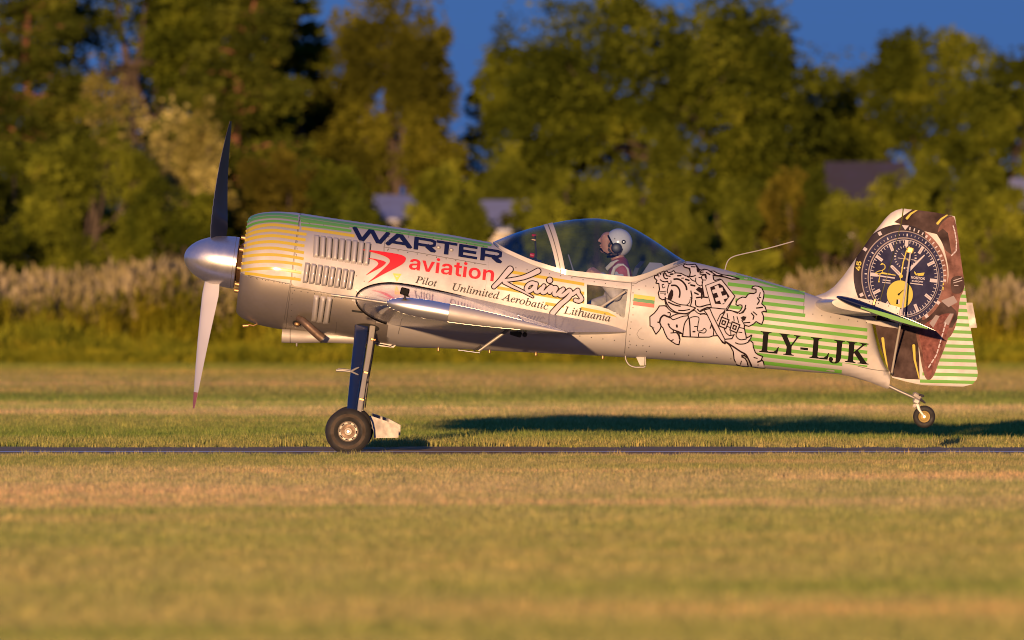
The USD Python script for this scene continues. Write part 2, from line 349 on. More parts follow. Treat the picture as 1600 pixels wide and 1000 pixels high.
def reeds(n, h, spread, r, seed_heads=True):
    """a clump of stems with blades; feathery seed heads above"""
    V, Fc = [], []
    def quad(a, b, w, side):
        i = len(V); V.extend([a - side * w, a + side * w, b + side * w * 0.5, b - side * w * 0.5]); Fc.extend([(i, i + 1, i + 2), (i, i + 2, i + 3)])
    for _ in range(n):
        a, d = r.uniform(0, 6.28), spread * math.sqrt(r.uniform())
        o = np.array([d * math.cos(a), d * math.sin(a), 0]); hh = h * r.uniform(0.7, 1.0)
        b = r.uniform(0, 6.28); u = np.array([math.cos(b), math.sin(b), 0]); sd = np.array([-u[1], u[0], 0])
        top = o + u * hh * 0.12 + [0, 0, hh]
        if seed_heads:
            if r.uniform() < .35: top = top - [0, 0, r.uniform(.15, .5)]
            for k in range(5):
                c = top + np.array([r.normal(0, .05), r.normal(0, .05), -0.10 * k * 0.8])
                b2 = r.uniform(0, 6.28)
                quad(c - [0, 0, .07], c + np.array([math.cos(b2) * .06, math.sin(b2) * .06, .08]), 0.035, np.array([-math.sin(b2), math.cos(b2), 0]))
        else:
            quad(o, o + (top - o) * 0.55, 0.012, sd)
            for k in range(6):
                z = hh * r.uniform(0.15, 0.8); b2 = r.uniform(0, 6.28); u2 = np.array([math.cos(b2), math.sin(b2), 0])
                c = o + (top - o) * z / hh
                quad(c, c + u2 * r.uniform(.12, .3) + [0, 0, r.uniform(-0.05, .22)], 0.022, np.array([-u2[1], u2[0], 0]))
    return trimesh.Trimesh(np.array(V), np.array(Fc), process=False)
wr = np.random.default_rng(5)
def band(y0, y1, n, x0=-14.5, x1=14.5):
    return np.stack([wr.uniform(x0, x1, n), wr.uniform(y0, y1, n), np.zeros(n)], -1)
def hvar(p, lo, hi, seed, f=0.35):
    return lo + (hi - lo) * meshkit.fbm(np.stack([p[:, 0] * f, p[:, 1] * 0.2, 0 * p[:, 0]], -1), 3, seed)
P1 = band(146, 164, 2400)
keep = wr.uniform(0, 1, len(P1)) < np.clip(1.15 - (P1[:, 0] + 6) * 0.05, 0.5, 1)
P1 = P1[keep]; h1 = hvar(P1, 0.62, 1.22, 9, 1.1) * wr.uniform(.82, 1.1, len(P1))
scatter('tall_grass_stems', [reeds(14, 1.55, .25, wr, False) for _ in range(4)], ['weed_green'] * 4, P1, np.stack([h1, h1, h1], -1), wr.uniform(0, 6.28, len(P1)),
        'tall yellow green grass stems along the far edge of the field', 'tall grass', wr, 'stem_clump')
k2 = (P1[:, 1] > 147.5) & (hvar(P1, 0, 1, 77, 0.9) > 0.41 + 0.010 * (P1[:, 0] + 6)); P2 = P1[k2]; h2 = h1[k2]
P2 = P2 + np.stack([0 * h2, 0 * h2, 1.55 * h2 - 1.5], -1)
scatter('grass_seed_heads', [reeds(11, 1.6, .28, wr, True) for _ in range(4)], ['weed_seed'] * 4, P2, np.ones((len(P2), 3)), wr.uniform(0, 6.28, len(P2)),
        'feathery pinkish beige seed heads on top of the tall grass', 'seed heads', wr, 'seed_head_clump')
P3 = band(126, 150, 3600); h3 = hvar(P3, 0.15, 1.3, 21, 0.6) * np.clip((P3[:, 1] - 124) / 21, .08, 1)
scatter('low_weeds', [reeds(16, 0.85, .28, wr, False) for _ in range(4)], ['weed_dark'] * 4, P3, np.stack([h3, h3, h3], -1), wr.uniform(0, 6.28, len(P3)),
        'low dark green weeds in front of the tall grass', 'weeds', wr, 'weed_clump')

# ------------------------------------------------------------------ trees and bushes
paint('bark', (0.055, 0.038, 0.026), 0.9, vary=0.4, scale=5, bump=0.6, bscale=20)
paint('pine_bark', (0.17, 0.07, 0.035), 0.9, vary=0.4, scale=5, bump=0.6, bscale=20)
leaf_mat('leaf_oak', [(0.22, (0.040, 0.052, 0.006)), (0.47, (0.100, 0.118, 0.011)), (0.70, (0.180, 0.186, 0.019))], 0.25)
leaf_mat('leaf_brown', [(0.22, (0.048, 0.050, 0.007)), (0.5, (0.112, 0.112, 0.0120)), (0.72, (0.180, 0.165, 0.020))], 0.22)
leaf_mat('leaf_bush', [(0.22, (0.070, 0.084, 0.009)), (0.5, (0.160, 0.178, 0.017)), (0.72, (0.270, 0.270, 0.029))], 0.25)
leaf_mat('leaf_silver', [(0.22, (.16, .14, .035)), (0.5, (.38, .33, .11)), (0.72, (.56, .48, .20))], 0.2)
leaf_mat('leaf_pine', [(0.22, (0.036, 0.046, 0.007)), (0.5, (0.082, 0.094, 0.012)), (0.75, (0.150, 0.140, 0.018))], 0.15)
leaf_mat('leaf_rust', [(0.22, (0.060, 0.052, 0.008)), (0.5, (0.150, 0.128, 0.0160)), (0.72, (0.235, 0.195, 0.030))], 0.2)

def leaves(P, out, size, r, aspect=0.55, droop=0.2):
    """one small four-cornered leaf, folded along its rib, at every point"""
    n = len(P)
    d = out + r.normal(0, 0.75, (n, 3)) * [1, 1, .55]; d[:, 2] = d[:, 2] * .7 - droop
    d /= np.linalg.norm(d, axis=1, keepdims=True) + 1e-9
    e = np.cross(d, r.normal(0, 1, (n, 3))); e /= np.linalg.norm(e, axis=1, keepdims=True) + 1e-9
    nn = np.cross(d, e)
    L = size * r.uniform(0.6, 1.3, n)[:, None]
    W = L * aspect
    V = np.stack([P, P + d * L * 0.5 + e * W * 0.5 + nn * L * 0.10, P + d * L, P + d * L * 0.5 - e * W * 0.5 + nn * L * 0.10], 1).reshape(-1, 3)
    i = np.arange(n)[:, None] * 4
    return trimesh.Trimesh(V, np.vstack([i + [0, 1, 2], i + [0, 2, 3]]), process=False)

def tree(name, label, px, depth, top_px, width, kind='broad', leaf='leaf_oak', seed=1, n=14000, base=0.25, size=0.16, group=None, bark='bark', category='tree', squash=1.0, lobes=16):
    """px, top_px: where the photograph shows its middle and its top; depth and width in metres"""
    r = np.random.default_rng(seed)
    depth = depth * KZ
    X = (px - 800) / F_PX * depth; Y = depth - D_CAM
    Hh = H_CAM + (430 - top_px) / F_PX * depth
    root = thing(name, label, category, (X, Y, 0), group=group)
    tr = [np.array([0, 0, -0.1])]
    for k in range(1, 6):
        tr.append(np.array([r.normal(0, .05 * Hh / 6) * k * 0.5, r.normal(0, .05 * Hh / 6) * k * 0.5, Hh * 0.82 * k / 5]))
    tr = np.array(tr)
    rad = max(0.05, Hh * 0.02)
    wood = [tube(tr, rad * np.array([1.3, 1.0, .85, .65, .45, .2]), 10)]
    P, O = [], []
    if kind == 'pine':
        z = base * Hh
        while z < Hh * 0.99:
            f = (z / Hh - base) / (1 - base)
            Rr = width / 2 * (1 - f) ** 0.75 * (0.9 if f > .15 else 0.75) + 0.12
            for b in range(r.integers(5, 8)):
                a = r.uniform(0, 6.28); ln = Rr * r.uniform(0.65, 1.1)
                o = np.array([np.interp(z, tr[:, 2], tr[:, 0]), np.interp(z, tr[:, 2], tr[:, 1]), z])
                end = o + [math.cos(a) * ln, math.sin(a) * ln, ln * r.uniform(-0.05, 0.35)]
                wood.append(tube(np.array([o, (o + end) / 2 + [0, 0, .06 * ln], end]), [rad * .28, rad * .18, rad * .06], 5))
                m = int(n / 90 * (0.3 + ln / (width / 2)))
                t = r.uniform(0.15, 1.0, m) ** 0.7
                q = o + (end - o) * t[:, None] + r.normal(0, 1, (m, 3)) * (0.10 + 0.16 * ln * (1.1 - t))[:, None] * [1, 1, .55]
                P.append(q); O.append((end - o)[None] / ln + np.zeros((m, 3)))
            z += Hh * 0.045 * r.uniform(0.8, 1.25)
    else:
        zc = Hh * (base + 1) / 2; hz = Hh * (1 - base) / 2
        C = []
        for k in range(lobes):
            for _ in range(30):
                v = r.normal(0, 1, 3); v /= np.linalg.norm(v)
                c = np.sign(v) * np.abs(v) ** 0.75 * r.uniform(0.45, 0.86) ** 0.7; c[2] *= .96
                if all(np.linalg.norm(c - x) > 0.34 for x, _ in C): break
            C.append((c, r.uniform(0.26, 0.46)))
        if kind == 'column':
            C = [(c * [0.8, 0.8, 1], q * 0.9) for c, q in C]
        for c, q in C:
            f = (c[2] + 1) / 2
            wide = width / 2 * (1 - 0.28 * max(f - 0.6, 0) / 0.4)
            ctr = np.array([c[0] * wide, c[1] * wide, zc + c[2] * hz])
            s0 = tr[r.integers(2, 5)] if ctr[2] > tr[2][2] else tr[1]
            mid = (s0 + ctr) / 2 + [0, 0, -0.05 * Hh]
            wood.append(tube(np.array([s0, mid, ctr]), [rad * .45, rad * .3, rad * .08], 6))
            m_cl = 9
            Rl = np.array([q * wide, q * wide, q * hz * squash])
            for _ in range(m_cl):
                v = r.normal(0, 1, 3); v /= np.linalg.norm(v)
                cc = ctr + v * Rl * r.uniform(0.5, 0.95)
                m = max(8, int(n / (lobes * m_cl) * r.uniform(0.5, 1.5)))
                rr = Rl * r.uniform(0.30, 0.50) * np.array([1.2, 1.2, .58])
                g = r.normal(0, 1, (m, 3)); g /= np.linalg.norm(g, axis=1, keepdims=True)
                g *= r.uniform(0.2, 1.0, (m, 1)) ** 0.45
                P.append(cc + g * rr); O.append(g * 0.8 + v * 0.5)
            m = max(8, int(n / lobes * 0.25))                        # leaves deep in the lobe
            P.append(ctr + np.clip(r.normal(0, 0.5, (m, 3)), -.9, .9) * Rl); O.append(r.normal(0, 0.5, (m, 3)))
    P, O = np.vstack(P), np.vstack(O)
    ok = P[:, 2] > 0.08
    put('trunk', cat(*wood), bark, root, smooth=True)
    put('crown', leaves(P[ok], O[ok], size, r), leaf, root, smooth=False)
    return root

G1, G2 = 'tall trees in the row behind the field', 'bushes growing below the tall trees'
#     name, label, px, depth, top, width, ...
tree('conifer_tree', 'tall dark conifer at the left edge, taller than the frame', 60, 134, -150, 5.2, 'pine', 'leaf_pine', 3, 24000, 0.12, 0.17, G1, 'pine_bark')
tree('broadleaf_tree', 'big dense green tree filling the top left corner, left of the propeller', 205, 136, -130, 5.6, 'broad', 'leaf_oak', 4, 26000, 0.12, 0.17, G1)
tree('pine_tree', 'tall pine with reddish trunk rising right behind the propeller tip', 385, 135, -120, 4.4, 'pine', 'leaf_pine', 8, 21000, 0.28, 0.17, G1, 'pine_bark')
tree('pine_tree', 'narrow olive pine between the reddish pine and the round brownish tree', 462, 138, -60, 2.9, 'pine', 'leaf_oak', 9, 17000, 0.18, 0.17, G1, 'pine_bark')
tree('broadleaf_tree', 'round brownish tree left of the narrow gap of sky', 610, 137, -16, 3.0, 'broad', 'leaf_brown', 12, 27000, 0.04, 0.16, G1, lobes=26)
tree('broadleaf_tree', 'smaller lobed tree directly right of the narrow gap of sky', 826, 139, 44, 2.9, 'broad', 'leaf_oak', 14, 11000, 0.2, 0.16, G1)
tree('broadleaf_tree', 'largest broad crowned tree rising above the cockpit canopy', 1035, 136, -28, 7.0, 'broad', 'leaf_oak', 15, 52000, 0.08, 0.16, G1, lobes=34)
tree('broadleaf_tree', 'right flank tree with a ragged edge against the open sky', 1185, 139, -2, 2.8, 'broad', 'leaf_brown', 17, 12000, 0.18, 0.16, G1)
tree('broadleaf_tree', 'lower bushy tree standing above the tail fin', 1430, 138, 66, 4.2, 'broad', 'leaf_oak', 18, 24000, 0.1, 0.16, G1)
tree('broadleaf_tree', 'tree at the right edge of the sky, right of the tail fin', 1580, 136, 78, 3.6, 'broad', 'leaf_oak', 19, 18000, 0.1, 0.16, G1)
tree('broadleaf_tree', 'dense dark tree behind the reddish pine, filling the top of the picture', 335, 141, -110, 4.2, 'broad', 'leaf_oak', 33, 24000, 0.12, 0.17, G1)
tree('broadleaf_tree', 'low tree closing the foot of the narrow gap of sky', 735, 141, 200, 2.8, 'broad', 'leaf_oak', 41, 13000, 0.05, 0.16, G1)
tree('broadleaf_tree', 'low dark tree in the notch of sky left of the tree above the fin', 1305, 146, 140, 2.6, 'broad', 'leaf_brown', 42, 12000, 0.05, 0.16, G1)
tree('broadleaf_tree', 'brown green tree between the narrow pine and the round brownish tree', 520, 141, 125, 3.0, 'broad', 'leaf_brown', 43, 13000, 0.05, 0.16, G1)
tree('broadleaf_tree', 'dark tree closing the row beyond the left edge', -110, 137, -60, 4.0, 'broad', 'leaf_oak', 31, 10000, 0.15, 0.18, G1)
tree('broadleaf_tree', 'tall tree second beyond the right edge', 1900, 137, 20, 3.8, 'broad', 'leaf_oak', 34, 9000, 0.1, 0.18, G1)
tree('broadleaf_tree', 'tall tree third beyond the right edge', 2060, 138, -10, 4.2, 'broad', 'leaf_brown', 35, 9000, 0.1, 0.18, G1)
tree('broadleaf_tree', 'tall tree second beyond the left edge', -290, 137, -60, 4.4, 'broad', 'leaf_oak', 36, 9000, 0.1, 0.18, G1)
tree('broadleaf_tree', 'tall tree third beyond the left edge', -450, 137, -20, 4.2, 'broad', 'leaf_oak', 37, 9000, 0.1, 0.18, G1)
tree('broadleaf_tree', 'tree closing the row beyond the right edge', 1740, 137, 60, 3.6, 'broad', 'leaf_oak', 32, 9000, 0.15, 0.18, G1)
for k, (px, d, top, w, leaf, n, lab) in enumerate([
        (20, 127, 215, 2.6, 'leaf_oak', 9000, 'dark green bush at the far left above the tall grass'),
        (150, 126, 175, 2.5, 'leaf_bush', 9000, 'dense olive bush under the big left tree'),
        (215, 128, 95, 2.3, 'leaf_silver', 5500, 'pale cream flowering shrub, upper one left of the propeller'),
        (315, 126.5, 160, 1.7, 'leaf_silver', 3600, 'pale cream flowering shrub directly behind the upper propeller blade'),
        (290, 125, 255, 2.2, 'leaf_oak', 8000, 'green bush behind the spinner'),
        (445, 126, 235, 2.4, 'leaf_rust', 7000, 'reddish brown bush above the engine cowling'),
        (528, 125, 250, 2.0, 'leaf_oak', 7000, 'dark olive bush above the front of the fuselage'),
        (695, 124.5, 235, 1.5, 'leaf_bush', 7000, 'tall yellow green bush above the dark blue lettering'),
        (885, 124.5, 232, 2.2, 'leaf_bush', 9000, 'bright olive bush above the windscreen'),
        (1000, 125, 215, 2.4, 'leaf_bush', 9000, 'bright olive bush above the helmet of the pilot'),
        (1120, 125.5, 285, 1.9, 'leaf_bush', 7000, 'low olive bush behind the wire antenna'),
        (1235, 124.5, 268, 1.8, 'leaf_rust', 6500, 'brownish bush left of the tail fin'),
        (1340, 124, 300, 1.9, 'leaf_bush', 6500, 'low yellow green bush directly left of the fin top'),
        (1475, 125, 252, 2.1, 'leaf_bush', 8000, 'pale olive bush behind the top of the rudder'),
        (1590, 124, 330, 1.8, 'leaf_bush', 6000, 'olive bush at the right edge below the pale roof'),
        (668, 124, 318, 1.4, 'leaf_bush', 5500, 'small yellow green bush half hiding the shed above the front fuselage'),
        (566, 123.5, 318, 1.1, 'leaf_oak', 4000, 'narrow bush covering the left end of the shed above the front fuselage'),
        (722, 123.8, 318, 1.3, 'leaf_bush', 5500, 'small olive bush left of the shed in front of the windscreen'),
        (862, 123.6, 290, 1.4, 'leaf_bush', 5000, 'small bush right of the shed in front of the windscreen'),
        (775, 134.5, 225, 2.0, 'leaf_bush', 6500, 'yellow green bush behind the shed in front of the windscreen'),
        (930, 124, 292, 1.7, 'leaf_bush', 6500, 'olive bush directly above the top of the canopy'),
        (1065, 123.8, 330, 1.6, 'leaf_bush', 6000, 'low yellow green bush above the rear end of the canopy'),
        (1180, 124, 330, 1.7, 'leaf_bush', 6000, 'low olive bush between the aerial wire and the brownish bush'),
        (1545, 123.5, 288, 1.8, 'leaf_bush', 7000, 'bright bush right of the rudder partly covering the pale building'),
        (1415, 124.2, 272, 1.5, 'leaf_bush', 6000, 'olive bush covering the right end of the dark brown roof'),
        (1288, 124.2, 262, 1.3, 'leaf_oak', 5500, 'dark bush covering the left end of the dark brown roof'),
        (-235, 125, 250, 2.6, 'leaf_bush', 4500, 'second bush beyond the left edge of the frame'),
        (-385, 125, 235, 2.8, 'leaf_oak', 4500, 'third bush beyond the left edge of the frame'),
        (1840, 125, 255, 2.6, 'leaf_oak', 4500, 'second bush beyond the right edge of the frame'),
        (1985, 125, 240, 2.8, 'leaf_bush', 4500, 'third bush beyond the right edge of the frame'),
        (-90, 125, 240, 2.6, 'leaf_oak', 5000, 'bush beyond the left edge of the frame'),
        (1700, 125, 260, 2.6, 'leaf_bush', 5000, 'bush beyond the right edge of the frame')]):
    tree('bush', lab, px, d, top, w, 'column' if w < 1.8 else 'broad', leaf, 50 + k, n, 0.02, 0.13, G2, category='bush', lobes=11)
# a lower thicket that closes the view between the bushes
ORD = 'first second third fourth fifth sixth seventh eighth ninth tenth eleventh twelfth thirteenth fourteenth fifteenth sixteenth'.split()
for k in range(16):
    px = -330 + k * 150 + 30 * math.sin(k * 2.3)
    tree('thicket_bush', f'low bush of the thicket behind the tall grass, {ORD[k]} from the left', px, 129 + 1.5 * math.sin(k * 1.7), 318 + 25 * math.sin(k * 3.1), 2.9, 'broad', ['leaf_oak', 'leaf_bush', 'leaf_brown'][k % 3], 90 + k, 4200, 0.0, 0.17,
         'low bushes of the thicket behind the tall grass', category='bush', lobes=9)

# ------------------------------------------------------------------ sheds half hidden by the bushes
paint('roof_pale', (0.17, 0.18, 0.25), 0.45, 0.0, vary=0.12, scale=2)
paint('roof_dark', (0.040, 0.031, 0.036), 0.7, vary=0.25, scale=2)
paint('wall_plaster', (0.42, 0.37, 0.32), 0.85, vary=0.15, scale=2)
paint('door_wood', (0.16, 0.08, 0.05), 0.8, vary=0.2, scale=4)
paint('pane_dark', (0.03, 0.035, 0.045), 0.12)
def shed(label, px0, px1, ridge_px, eave_px, depth, roof, deep=2.6):
    depth = depth * KZ
    k = depth / F_PX
    x0, x1 = (px0 - 800) * k, (px1 - 800) * k
    w = x1 - x0; ez = H_CAM + (430 - eave_px) * k; rz = H_CAM + (430 - ridge_px) * k
    root = thing('shed', label, 'shed', ((x0 + x1) / 2, depth - D_CAM, 0), group=None)
    put('wall', boxm((w, deep, ez), (0, deep / 2, ez / 2 - 0.02)), 'wall_plaster', root, smooth=False)
    for sg in (0, 1):                                            # two roof slopes, front and back
        ya, yb = (-0.25, deep / 2) if sg == 0 else (deep / 2, deep + 0.25)
        za, zb = (ez - 0.06, rz) if sg == 0 else (rz, ez - 0.06)
        P = np.array([[[-w / 2 - .2, ya, za], [-w / 2 - .2, yb, zb]], [[w / 2 + .2, ya, za], [w / 2 + .2, yb, zb]]])
        top, bot = grid(P + [0, 0, 0.05], flip=True), grid(P - [0, 0, 0.02])
        edge = trimesh.convex.convex_hull(np.vstack([P.reshape(-1, 3) + [0, 0, .05], P.reshape(-1, 3) - [0, 0, .02]]))
        put('roof_slope', edge, roof, root, smooth=False)
    for sx in (-1, 1):                                           # gable ends
        g = np.array([[sx * w / 2, 0, ez - .03], [sx * w / 2, deep, ez - .03], [sx * w / 2, deep / 2, rz - .02]])
        put('gable', trimesh.convex.convex_hull(np.vstack([g, g - [sx * 0.12, 0, 0]])), 'wall_plaster', root, smooth=False)
    d = put('door', boxm((0.8, 0.05, 1.9), (-w * 0.22, -0.03, 0.95), bevel=.01), 'door_wood', root, smooth=False)
    put('handle', boxm((0.10, 0.04, 0.03), (-w * 0.22 + .3, -0.075, 1.0), bevel=.008), 'bare_metal', d, smooth=False)
    wn = put('window', boxm((0.9, 0.06, 0.8), (w * 0.22, -0.035, 1.5), bevel=.01), 'wall_plaster', root, smooth=False)
    put('pane', boxm((0.74, 0.02, 0.64), (w * 0.22, -0.075, 1.5)), 'pane_dark', wn, smooth=False)
    return root
shed('shed with pale grey roof glimpsed through the bushes above the front fuselage', 598, 640, 308, 341, 131.5, 'roof_pale')
shed('shed with pale roof glimpsed between the bushes in front of the windscreen', 766, 822, 316, 358, 131.5, 'roof_pale')
shed('low building with dark brown roof between the trees left of the tail fin', 1306, 1404, 256, 322, 133, 'roof_dark', 3.2)
shed('pale roofed building at the right edge behind the rudder', 1596, 1720, 282, 352, 131, 'roof_pale', 3.0)
# ------------------------------------------------------------------ the aircraft: its own frame is u (aft along the axis), y, w (up), pitched nose up
PITCH = math.radians(7.5)
BX = (544 - 800) / F_PX * D_CAM
CT, ST = math.cos(PITCH), math.sin(PITCH)
plane = thing('aerobatic_plane', 'silver single seat aerobatic aircraft with green and yellow stripes rolling tail up on the runway', 'aircraft', (BX, 0, 0), (0, 7.5, 0))

def uw(X, Y, y=0.0):
    """a pixel of the photograph, taken at the depth y beside the plane of symmetry, in the aircraft's frame"""
    X, Y, y = np.asarray(X, float), np.asarray(Y, float), np.asarray(y, float)
    t = D_CAM + y
    dx = (X - 800) / F_PX * t - BX
    dz = H_CAM - (Y - 430) / F_PX * t
    return dx * CT - dz * ST, dx * ST + dz * CT
def L3(X, Y, y=0.0):
    u, w = uw(X, Y, y)
    return np.array([float(u), float(y), float(w)])
def curve(pts):
    p = np.array(pts, float)
    u, w = uw(p[:, 0], p[:, 1])
    o = np.argsort(u)
    return PchipInterpolator(u[o], w[o], extrapolate=True)
def ctable(pts):
    """values along the fuselage, at pixels X of its centre line"""
    p = np.array(pts, float)
    u, _ = uw(p[:, 0], np.interp(p[:, 0], [385, 470, 600, 800, 1000, 1150, 1258, 1370], [413, 424, 450, 468, 488, 500, 515, 540]))
    return PchipInterpolator(u, p[:, 1], extrapolate=True)

top_c = curve([(388.5, 341), (392, 338), (398, 335.3), (408, 332.6), (420, 331.2), (440, 331), (465, 332.6), (520, 341), (605, 353), (700, 366.5), (770, 379), (860, 388), (985, 400), (1072, 408), (1140, 423.5), (1200, 440),
               (1258, 457), (1275, 463), (1320, 474), (1352, 486), (1361, 500), (1366, 522), (1372, 545), (1380, 566), (1390, 584)])
bot_c = curve([(369, 487), (371.5, 491), (377, 496), (386, 501), (400, 506.5), (440, 514.5), (470, 518.5), (540, 528), (620, 541), (700, 544.5), (800, 549.5), (900, 554), (980, 558.5), (1050, 563), (1100, 567.5),
               (1190, 575), (1258, 581), (1315, 585.5), (1345, 593), (1388, 607)])
hw_c = ctable([(379, .405), (382, .43), (388, .452), (398, .478), (412, .495), (440, .505), (520, .51), (600, .485), (700, .435), (800, .405), (900, .39), (985, .37), (1072, .325), (1150, .27), (1258, .185), (1315, .125), (1365, .07), (1395, .035)])
zm_f = curve([(379, 413), (420, 421), (470, 428), (600, 455), (700, 466), (800, 474), (1000, 492), (1150, 505), (1258, 522), (1370, 560), (1388, 590)])
nu_c = ctable([(385, 2.0), (470, 2.05), (700, 2.3), (1000, 2.5), (1258, 2.3), (1380, 2.0)])
nl_c = ctable([(385, 2.0), (470, 2.1), (700, 2.7), (1000, 3.6), (1258, 3.4), (1380, 2.4)])
U0 = float(uw(379.5, 413)[0]); U_END = float(uw(1390, 598)[0])

def sect(u):
    u = np.asarray(u, float)
    zt, zb = top_c(u), bot_c(u)
    zm = np.clip(zm_f(u), zb + 0.25 * (zt - zb), zb + 0.75 * (zt - zb))
    return zt, zb, zm, hw_c(u), nu_c(u), nl_c(u)
def hw(u, w):
    zt, zb, zm, h, nu, nl = sect(np.clip(u, U0, U_END))
    w = np.asarray(w, float)
    t = np.where(w > zm, (w - zm) / np.maximum(zt - zm, 1e-6), (zm - w) / np.maximum(zm - zb, 1e-6))
    n = np.where(w > zm, nu, nl)
    return h * np.maximum(1 - np.clip(t, 0, 1) ** n, 0) ** (1 / n)

def on_fus(X, Y, off=0.0, wing=None):
    """pixels -> points on the near side of the fuselage, off metres proud of it, and the normals there"""
    X, Y = np.asarray(X, float), np.asarray(Y, float)
    y = np.full(X.shape, -0.35)
    for _ in range(14):
        u, w = uw(X, Y, y)
        y = 0.5 * y - 0.5 * hw(u, w)
    u, w = uw(X, Y, y)
    e = 0.004
    gu = (hw(u + e, w) - hw(u - e, w)) / (2 * e); gw = (hw(u, w + e) - hw(u, w - e)) / (2 * e)
    gw = np.clip(gw, -6, 6); gu = np.clip(gu, -3, 3)
    n = np.stack([-gu, -np.ones_like(u), -gw], -1); n /= np.linalg.norm(n, axis=-1, keepdims=True)
    return np.stack([u, y, w], -1) + n * off, n

def clip_grid(poly, cell):
    """a polygon cut into small triangles"""
    V, Fc = [], []
    shapely.prepare(poly)
    x0, y0, x1, y1 = poly.bounds
    for i in range(int(math.floor(x0 / cell)), int(math.ceil(x1 / cell))):
        for j in range(int(math.floor(y0 / cell)), int(math.ceil(y1 / cell))):
            b = box(i * cell, j * cell, (i + 1) * cell, (j + 1) * cell)
            if poly.contains(b):
                pieces = [b]
            elif poly.intersects(b):
                g = poly.intersection(b)
                pieces = [p for p in getattr(g, 'geoms', [g]) if p.geom_type == 'Polygon' and p.area > 1e-4]
            else:
                continue
            for p in pieces:
                if len(p.interiors) == 0 and len(p.exterior.coords) == 5 and p.area > 0.999 * cell * cell:
                    c = list(p.exterior.coords)[:4]
                    n = len(V); V += c; Fc += [(n, n + 1, n + 2), (n, n + 2, n + 3)]
                else:
                    v, f = trimesh.creation.triangulate_polygon(p, engine='earcut')
                    n = len(V); V += [tuple(q) for q in v]; Fc += [tuple(q + n) for q in f]
    V, Fc = np.array(V), np.array(Fc)
    key, inv = np.unique(np.round(V, 4), axis=0, return_inverse=True)
    return key, inv.ravel()[Fc]

def decal(name, shape, mat, parent, off=0.002, mapper=on_fus, cell=7.0, **t):
    """flat print: a shape in the photograph's pixels laid on the skin of the aircraft"""
    if isinstance(shape, (list, tuple)):
        shape = unary_union(list(shape))
    polys = [g for g in getattr(shape, 'geoms', [shape]) if g.geom_type == 'Polygon' and g.area > 0.05]
    VV, FF, NN, n = [], [], [], 0
    for g in polys:
        v, f = clip_grid(g.buffer(0), cell)
        if len(f) == 0: continue
        P, N = mapper(v[:, 0], v[:, 1], off)
        a = np.cross(P[f[:, 1]] - P[f[:, 0]], P[f[:, 2]] - P[f[:, 0]])
        f = np.where((np.einsum('ij,ij->i', a, N[f[:, 0]]) < 0)[:, None], f[:, ::-1], f)
        VV.append(P); NN.append(N); FF.append(f + n); n += len(P)
    return put(name, (np.vstack(VV), np.vstack(FF)), mat, parent, normals=np.vstack(NN), **t)

def line(pts, width, cap=1):
    return LineString(pts).buffer(width / 2, cap_style=cap, join_style=1, quad_segs=4)
def taper(pts, r0, r1, n=14):
    """a brush stroke whose half width runs from r0 to r1"""
    ls = LineString(pts)
    q = [ls.interpolate(k / n, normalized=True) for k in range(n + 1)]
    c = [p.buffer(r0 + (r1 - r0) * k / n, quad_segs=6) for k, p in enumerate(q)]
    return unary_union([unary_union([a, b]).convex_hull for a, b in zip(c, c[1:])])
def smoothed(pts, n=8, closed=False):
    """Catmull-Rom through the points"""
    p = np.array(pts, float)
    p = np.vstack([p[-1], p, p[0], p[1]]) if closed else np.vstack([2 * p[0] - p[1], p, 2 * p[-1] - p[-2]])
    out = []
    for k in range(1, len(p) - 2):
        for t in np.linspace(0, 1, n, endpoint=False):
            a, b, c, d = p[k - 1], p[k], p[k + 1], p[k + 2]
            out.append(0.5 * (2 * b + (c - a) * t + (2 * a - 5 * b + 4 * c - d) * t * t + (3 * b - a - 3 * c + d) * t ** 3))
    if not closed: out.append(p[-2])
    return [tuple(q) for q in out]

# ---- skin of the fuselage and the cowling, with the opening of the cockpit and the side windows
SILL = np.array([(768, 379.5), (785, 392), (800, 399.5), (830, 412.5), (850, 419), (868, 424.5), (890, 430), (940, 435.5), (985, 440), (1000, 437), (1030, 425.5), (1072, 408.5)], float)
sp, _ = on_fus(SILL[:, 0], SILL[:, 1])
o_ = np.argsort(sp[:, 0]); sill_c = PchipInterpolator(sp[o_, 0], sp[o_, 2], extrapolate=True)
CK0, CK1 = sp[o_[0], 0], sp[o_[-1], 0]
SEAM = float(uw(463, 390)[0])
WIN = Polygon(smoothed([(917, 444.5), (949, 448.5), (981, 452.5), (979, 475), (974.5, 495.5), (966, 492), (955, 485.5), (940, 479.5), (917, 474.5)], 4, True))
WIN = Polygon([(917, 444.5), (981, 452.5), (976, 495), (974, 496.5), (971, 495.5), (962, 489), (950, 483), (936, 478.5), (917, 475)])

def ring(u, m=84, cut=None, scale=1.0):
    zt, zb, zm, h, nu, nl = (float(x) for x in sect(u))
    s0 = math.pi / 2
    if cut is not None and cut < zt:
        s0 = math.asin(np.clip((cut - zm) / (zt - zm), -1, 1) ** (nu / 2)) if cut > zm else 0.0
    a = np.linspace(s0, -math.pi / 2, m)
    c, s = np.cos(a), np.sin(a)
    n = np.where(s >= 0, nu, nl)
    y = -h * np.abs(c) ** (2 / n)
    z = np.where(s >= 0, zm + (zt - zm) * np.abs(s) ** (2 / n), zm - (zm - zb) * np.abs(s) ** (2 / n))
    zc = (zt + zb) / 2
    y, z = y * scale, zc + (z - zc) * scale
    return np.concatenate([np.stack([np.full(m, u), y, z], -1), np.stack([np.full(m - 1, u), -y[:-1][::-1], z[:-1][::-1]], -1)])
def cut_at(u):
    return float(sill_c(u)) if CK0 < u < CK1 else None

